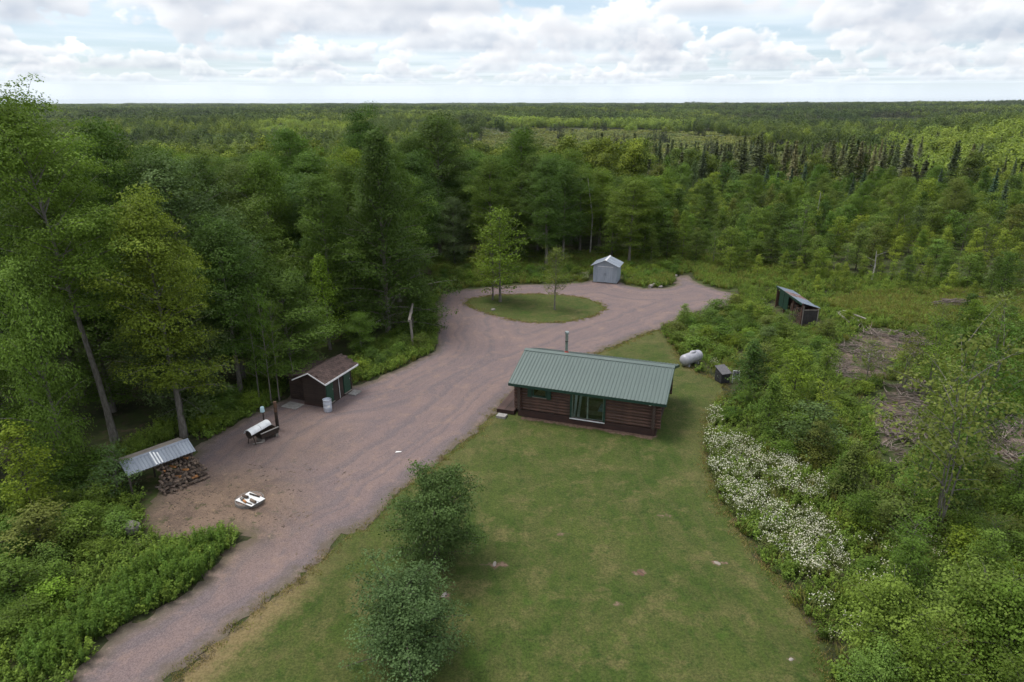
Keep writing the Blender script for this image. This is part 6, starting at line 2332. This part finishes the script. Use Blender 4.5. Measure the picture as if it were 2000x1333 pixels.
    rg += [far_mesh(crowns_np, 265 + i, 'leaf_mid', 50, 30, 6, 10, 3, 1.6, 45) for i in range(2)]
    rg += [far_mesh(crowns_np, 268, 'leaf_mid', 180, 95, 7, 12, 5, 3.6, 24)]
    emit('far_regrowth', c_reg, rg, (3, 3, 2, 1), bands, (.7, 1.2), 'far light green regrowth on the slopes')
    su = [broadleaf(280 + i, 8, .08, 2.3, 34, ('oval', 'round', 'oval')[i], leaf=.24, per=52, cr=.75, trunk_r=.08, leafm='leaf_sunlit', barkm='bark', one=True, seg=4, step=1.1) for i in range(3)]
    su += [far_mesh(crowns_np, 284 + i, 'leaf_sunlit', 7, 8, 6, 12, 2.9, .8, 240) for i in range(3)]
    su += [far_mesh(crowns_np, 288 + i, 'leaf_sunlit', 44, 30, 6, 12, 3.6, 1.6, 70) for i in range(2)]
    emit('far_sunlit_trees', c_sunlit, su, (3, 3, 2), bands[:3], (.8, 1.25), 'far trees on the slopes, sunlight painted into their bright yellow-green leaves')
    bo = [far_mesh(crowns_np, 270 + i, 'bog', 9, 4.5, .5, 1.8, .9, .45, 40) for i in range(2)]
    bo += [far_mesh(crowns_np, 275 + i, 'bog', 34, 11, .5, 2.2, 1.2, .9, 26) for i in range(3)]
    bo += [far_mesh(crowns_np, 278 + i, 'bog', 90, 34, .6, 2.6, 2.0, 1.8, 20) for i in range(2)]
    bo += [far_mesh(crowns_np, 279, 'bog', 200, 95, .8, 3, 4, 3.6, 14)]
    emit('bog_shrubs', isop & ~few, bo, (2, 3, 2, 1), bands, (.7, 1.3), 'low pale shrubs of the open bog')


make_far()


# ------------------------------------------------------------------ ground cover
def scatter_poly(name, polys, dens, meshes, s0, s1, label, seed, avoid=(), w=None, zf=0.0, clump=None):
    rng = np.random.RandomState(seed)
    pts = []
    for p, dn in zip(polys, dens):
        p = np.asarray(p, float)
        x0, y0 = p.min(0)
        x1, y1 = p.max(0)
        n = int((x1 - x0) * (y1 - y0) * dn)
        X, Y = rng.uniform(x0, x1, n), rng.uniform(y0, y1, n)
        ok = inside(p, X, Y)
        for a in avoid:
            ok &= ~inside(a, X, Y)
        if clump:
            ok &= (fnoise(X, Y, clump[0]) + fnoise(Y, X, clump[0] * .37)) > clump[1]
        pts.append(np.stack([X[ok], Y[ok]], 1))
    q = np.concatenate(pts)
    z = ground_z(q[:, 0], q[:, 1]) + zf
    idx = rng.choice(len(meshes), len(q), p=w)
    return scatter(name, np.stack([q[:, 0], q[:, 1], z], 1), rng.uniform(0, 6.28, len(q)), rng.uniform(s0, s1, len(q)), idx, meshes, label)


weeds = [herb(300 + i, .55, 9, .095, .36, 18, 'weed', .5) for i in range(4)]
tall_w = [herb(310 + i, 1.0, 7, .115, .2, 34, 'weed_tall', .26) for i in range(3)]
grass = [grass_tuft(320 + i, .5, 26, .25) for i in range(3)]
daisies = [daisy_clump(330 + i, .65, 22, .40, .042) for i in range(4)]
short = [grass_tuft(340 + i, .10, 16, .2, ('grass_dry', 'straw')[i], .012) for i in range(2)]

RIGHT = [G(1292, 645), G(1318, 690), G(1348, 722), G(1402, 740), G(1428, 762), G(1398, 795), G(1384, 835), G(1382, 885), G(1390, 940), G(1424, 1008), G(1474, 1080), G(1534, 1145), G(1594, 1230), G(1635, 1345), (11.5, 15), (34, 14), (60, 40),
         (75, 72), (40, 82), G(1500, 552), G(1440, 562), G(1450, 585), G(1430, 600), G(1385, 612), G(1335, 618)]
BACK = [G(862, 566), G(905, 563), G(1000, 555), G(1080, 553), G(1138, 551), G(1160, 540), G(1205, 540), G(1226, 558), G(1290, 562), G(1314, 556), G(1316, 538), G(1348, 533), G(1368, 553), G(1420, 566), G(1500, 555), (40, 82), (24, 96), (-12, 92)]
LEFTB = [G(40, 1420), G(138, 1335), G(180, 1274), G(206, 1240), G(290, 1198), G(372, 1156), G(420, 1106), G(452, 1068), G(462, 1052), G(442, 1034), G(395, 1048), G(341, 1058), G(283, 1046), G(276, 1000), G(262, 955), G(120, 950), G(-80, 1000), (-36, 24), (-24, 15)]
WEDGE = [G(398, 862), G(432, 846), G(480, 815), G(545, 783), G(560, 760), G(500, 740), G(360, 800), G(230, 880), G(250, 900), G(360, 848)]
DRV = [G(692, 752), G(722, 743), G(772, 720), G(832, 695), G(851, 674), G(852, 642), G(846, 600), G(862, 570), G(830, 585), G(770, 650), G(680, 712)]
scatter_poly('weeds', [RIGHT, BACK, LEFTB, WEDGE, DRV], [5.0, 5.5, 8, 12, 12], weeds, .5, 1.35, 'leafy weeds covering the ground around the clearing', 1, BUILT[2:] + [np.array(s) for s in SLASH[:3]], zf=.01)
scatter_poly('long_grass', [RIGHT, BACK, DRV], [3.0, 6, 4], grass, .5, 1.3, 'long unmown grass among the weeds', 2, BUILT[2:] + SLASH[:3], zf=.01, clump=(7, -.2))
scatter_poly('weeds_on_cleared_ground', SLASH, [1.1, 1.1, 1.1, .8], weeds, .4, 1.1, 'scattered weeds growing through the dead branches', 7, zf=.01, clump=(3.1, .1))
scatter_poly('pale_grass', [OPENING, BACK], [16, 2.5], grass, .7, 1.5, 'pale yellow-green long grass in the openings', 8, BUILT[2:], zf=.01)
TALLW = [G(60, 1333), G(150, 1310), G(182, 1270), G(208, 1236), G(250, 1212), G(331, 1172), G(374, 1152), G(420, 1102), G(450, 1064), G(438, 1050), G(380, 1072), G(300, 1120), G(210, 1165), G(120, 1215), G(40, 1290)]
scatter_poly('tall_weeds', [TALLW], [13], tall_w, .6, 1.25, 'tall bright green weeds along the drive', 3, zf=.01)
D1 = [G(1383, 812), G(1392, 800), G(1412, 850), G(1470, 880), G(1500, 888), G(1540, 905), G(1600, 945), G(1606, 985), G(1570, 985), G(1520, 960), G(1500, 975), G(1530, 1010), G(1600, 1010), G(1640, 1070), G(1635, 1095), G(1595, 1085), G(1600, 1125),
      G(1560, 1122), G(1500, 1080), G(1450, 1035), G(1400, 960), G(1384, 900)]
D2 = [G(1560, 1130), G(1640, 1090), G(1720, 1130), G(1690, 1210), G(1670, 1300), G(1640, 1330), G(1600, 1240)]
D3 = [G(1318, 640), G(1345, 690), G(1400, 728), G(1440, 740), G(1420, 720), G(1360, 690), G(1330, 645)]
D4 = [G(1130, 549), G(1158, 550), G(1158, 541), G(1130, 540)]
D5 = [G(1620, 1000), G(1850, 1040), G(1900, 1100), G(1700, 1130), G(1600, 1090)]
scatter_poly('daisies', [D1, D2, D3, D4, D5], [5.4, 1.0, 1.2, 2.0, .35], daisies, .75, 1.2, 'white daisies in bloom along the lawn edge', 4, zf=.01)
scatter_poly('edge_grass', [DRIVE], [0], short, .6, 1.2, '', 5) if False else None


def lawn_fringe():
    """ragged short grass along the rims of lawn and island"""
    rng = np.random.RandomState(6)
    P_ = []
    for poly, n in ((LAWN, 2600), (ISLAND, 700)):
        b = resample(poly, .2)
        i = rng.randint(0, len(b), n)
        P_.append(b[i] + rng.normal(0, .22, (n, 2)))
    q = np.concatenate(P_)
    q = q[q[:, 1] > 16]
    scatter('grass_fringe', np.stack([q[:, 0], q[:, 1], np.full(len(q), .02)], 1), rng.uniform(0, 6.28, len(q)), rng.uniform(.5, 1.2, len(q)), rng.randint(0, 2, len(q)), short, 'ragged short grass along the lawn rims')


lawn_fringe()


def brush():
    """dead sticks over the cleared ground"""
    rng = np.random.RandomState(12)
    sticks = []
    for i in range(4):
        b = MB()
        random.seed(40 + i)
        for k in range(9):
            a = random.gauss(.15, .6)
            L = random.uniform(.5, 1.9)
            p = Vector((random.uniform(-.5, .5), random.uniform(-.5, .5), random.uniform(.02, .2)))
            dv = Vector((math.cos(a), math.sin(a), random.uniform(-.06, .12))) * L
            mid = p + dv * .5 + Vector((random.uniform(-.08, .08), random.uniform(-.08, .08), random.uniform(-.02, .05)))
            b.tube([p, mid, p + dv], [.030, .022, .010], 4, cap=False)
        sticks.append(b.mesh('sticks', M['stick']))
    P_ = []
    for s, dn in zip(SLASH, (1.0, 1.2, 1.0, 2.5)):
        p = np.asarray(s)
        x0, y0 = p.min(0)
        x1, y1 = p.max(0)
        n = int((x1 - x0) * (y1 - y0) * dn)
        X, Y = rng.uniform(x0, x1, n), rng.uniform(y0, y1, n)
        ok = inside(p, X, Y)
        P_.append(np.stack([X[ok], Y[ok]], 1))
    q = np.concatenate(P_)
    scatter('dead_brush', np.stack([q[:, 0], q[:, 1], np.full(len(q), .01)], 1), rng.normal(-.4, 1.1, len(q)), rng.uniform(.5, 1.5, len(q)), rng.randint(0, 4, len(q)), sticks, 'dead branches strewn over the cleared ground', tilt=.05)


brush()


def brush_pile():
    x, y = G(1862, 600)
    t = thing('brush_pile', 'long grey heap of cut branches in the grassy opening at the right', 'brush pile', (x, y, 0), .1)
    rng = random.Random(31)
    for k in range(85):
        a = rng.gauss(0, .35)
        L = rng.uniform(.8, 2.6)
        px, py = rng.uniform(-2.8, 2.8), rng.uniform(-.9, .9)
        z = .75 * (1 - (px / 3.2) ** 2) * (1 - (py / 1.1) ** 2) + rng.uniform(-.1, .1)
        d = Vector((math.cos(a), math.sin(a), rng.uniform(-.15, .15))) * L * .5
        p = Vector((px, py, max(.05, z)))
        MB().tube([p - d, p + Vector((0, rng.uniform(-.06, .06), .04)), p + d], [.045, .035, .015], 4).build('branch', M['stick'], t)


brush_pile()


def yard_litter():
    rng = np.random.RandomState(15)
    b = []
    for i in range(3):
        k = MB()
        random.seed(80 + i)
        for j in range(6):
            x, y = random.uniform(-.5, .5), random.uniform(-.5, .5)
            a = random.uniform(0, 6.28)
            L = random.uniform(.025, .07)
            k.box(-L, L, -.016, .016, 0, .015)
            n = len(k.v) - 8
            for v in range(n, n + 8):
                p = k.v[v]
                k.v[v] = (x + p[0] * math.cos(a) - p[1] * math.sin(a), y + p[0] * math.sin(a) + p[1] * math.cos(a), p[2])
        b.append(k.mesh('chips', M['firewood_end']))
    c = G(400, 990)
    n = 110
    q = np.stack([c[0] + rng.normal(0, 3.2, n), c[1] + rng.normal(0, 2.6, n)], 1)
    q = q[inside(DRIVE, q[:, 0], q[:, 1])]
    scatter('wood_chips', np.stack([q[:, 0], q[:, 1], np.full(len(q), .022)], 1), rng.uniform(0, 6.28, len(q)), rng.uniform(.6, 1.3, len(q)), rng.randint(0, 3, len(q)), b, 'bark and wood chips strewn over the dirt yard', tilt=.0)


yard_litter()


def make_haze():
    b = MB().box(-9500, 9500, -1600, 13500, -60, 60)
    m = bpy.data.materials.new('haze_air')
    m.use_nodes = True
    N = NT(m.node_tree)
    v = N.n('ShaderNodeVolumePrincipled', inp={'Color': (.80, .88, 1.0, 1), 'Density': HAZE, 'Anisotropy': .2})
    o = N.n('ShaderNodeOutputMaterial')
    N.t.links.new(v.outputs[0], o.inputs['Volume'])
    tag(b.build('haze', m), 'thin pale haze over the land', kind='stuff')


HAZE = 0.000035
make_haze()
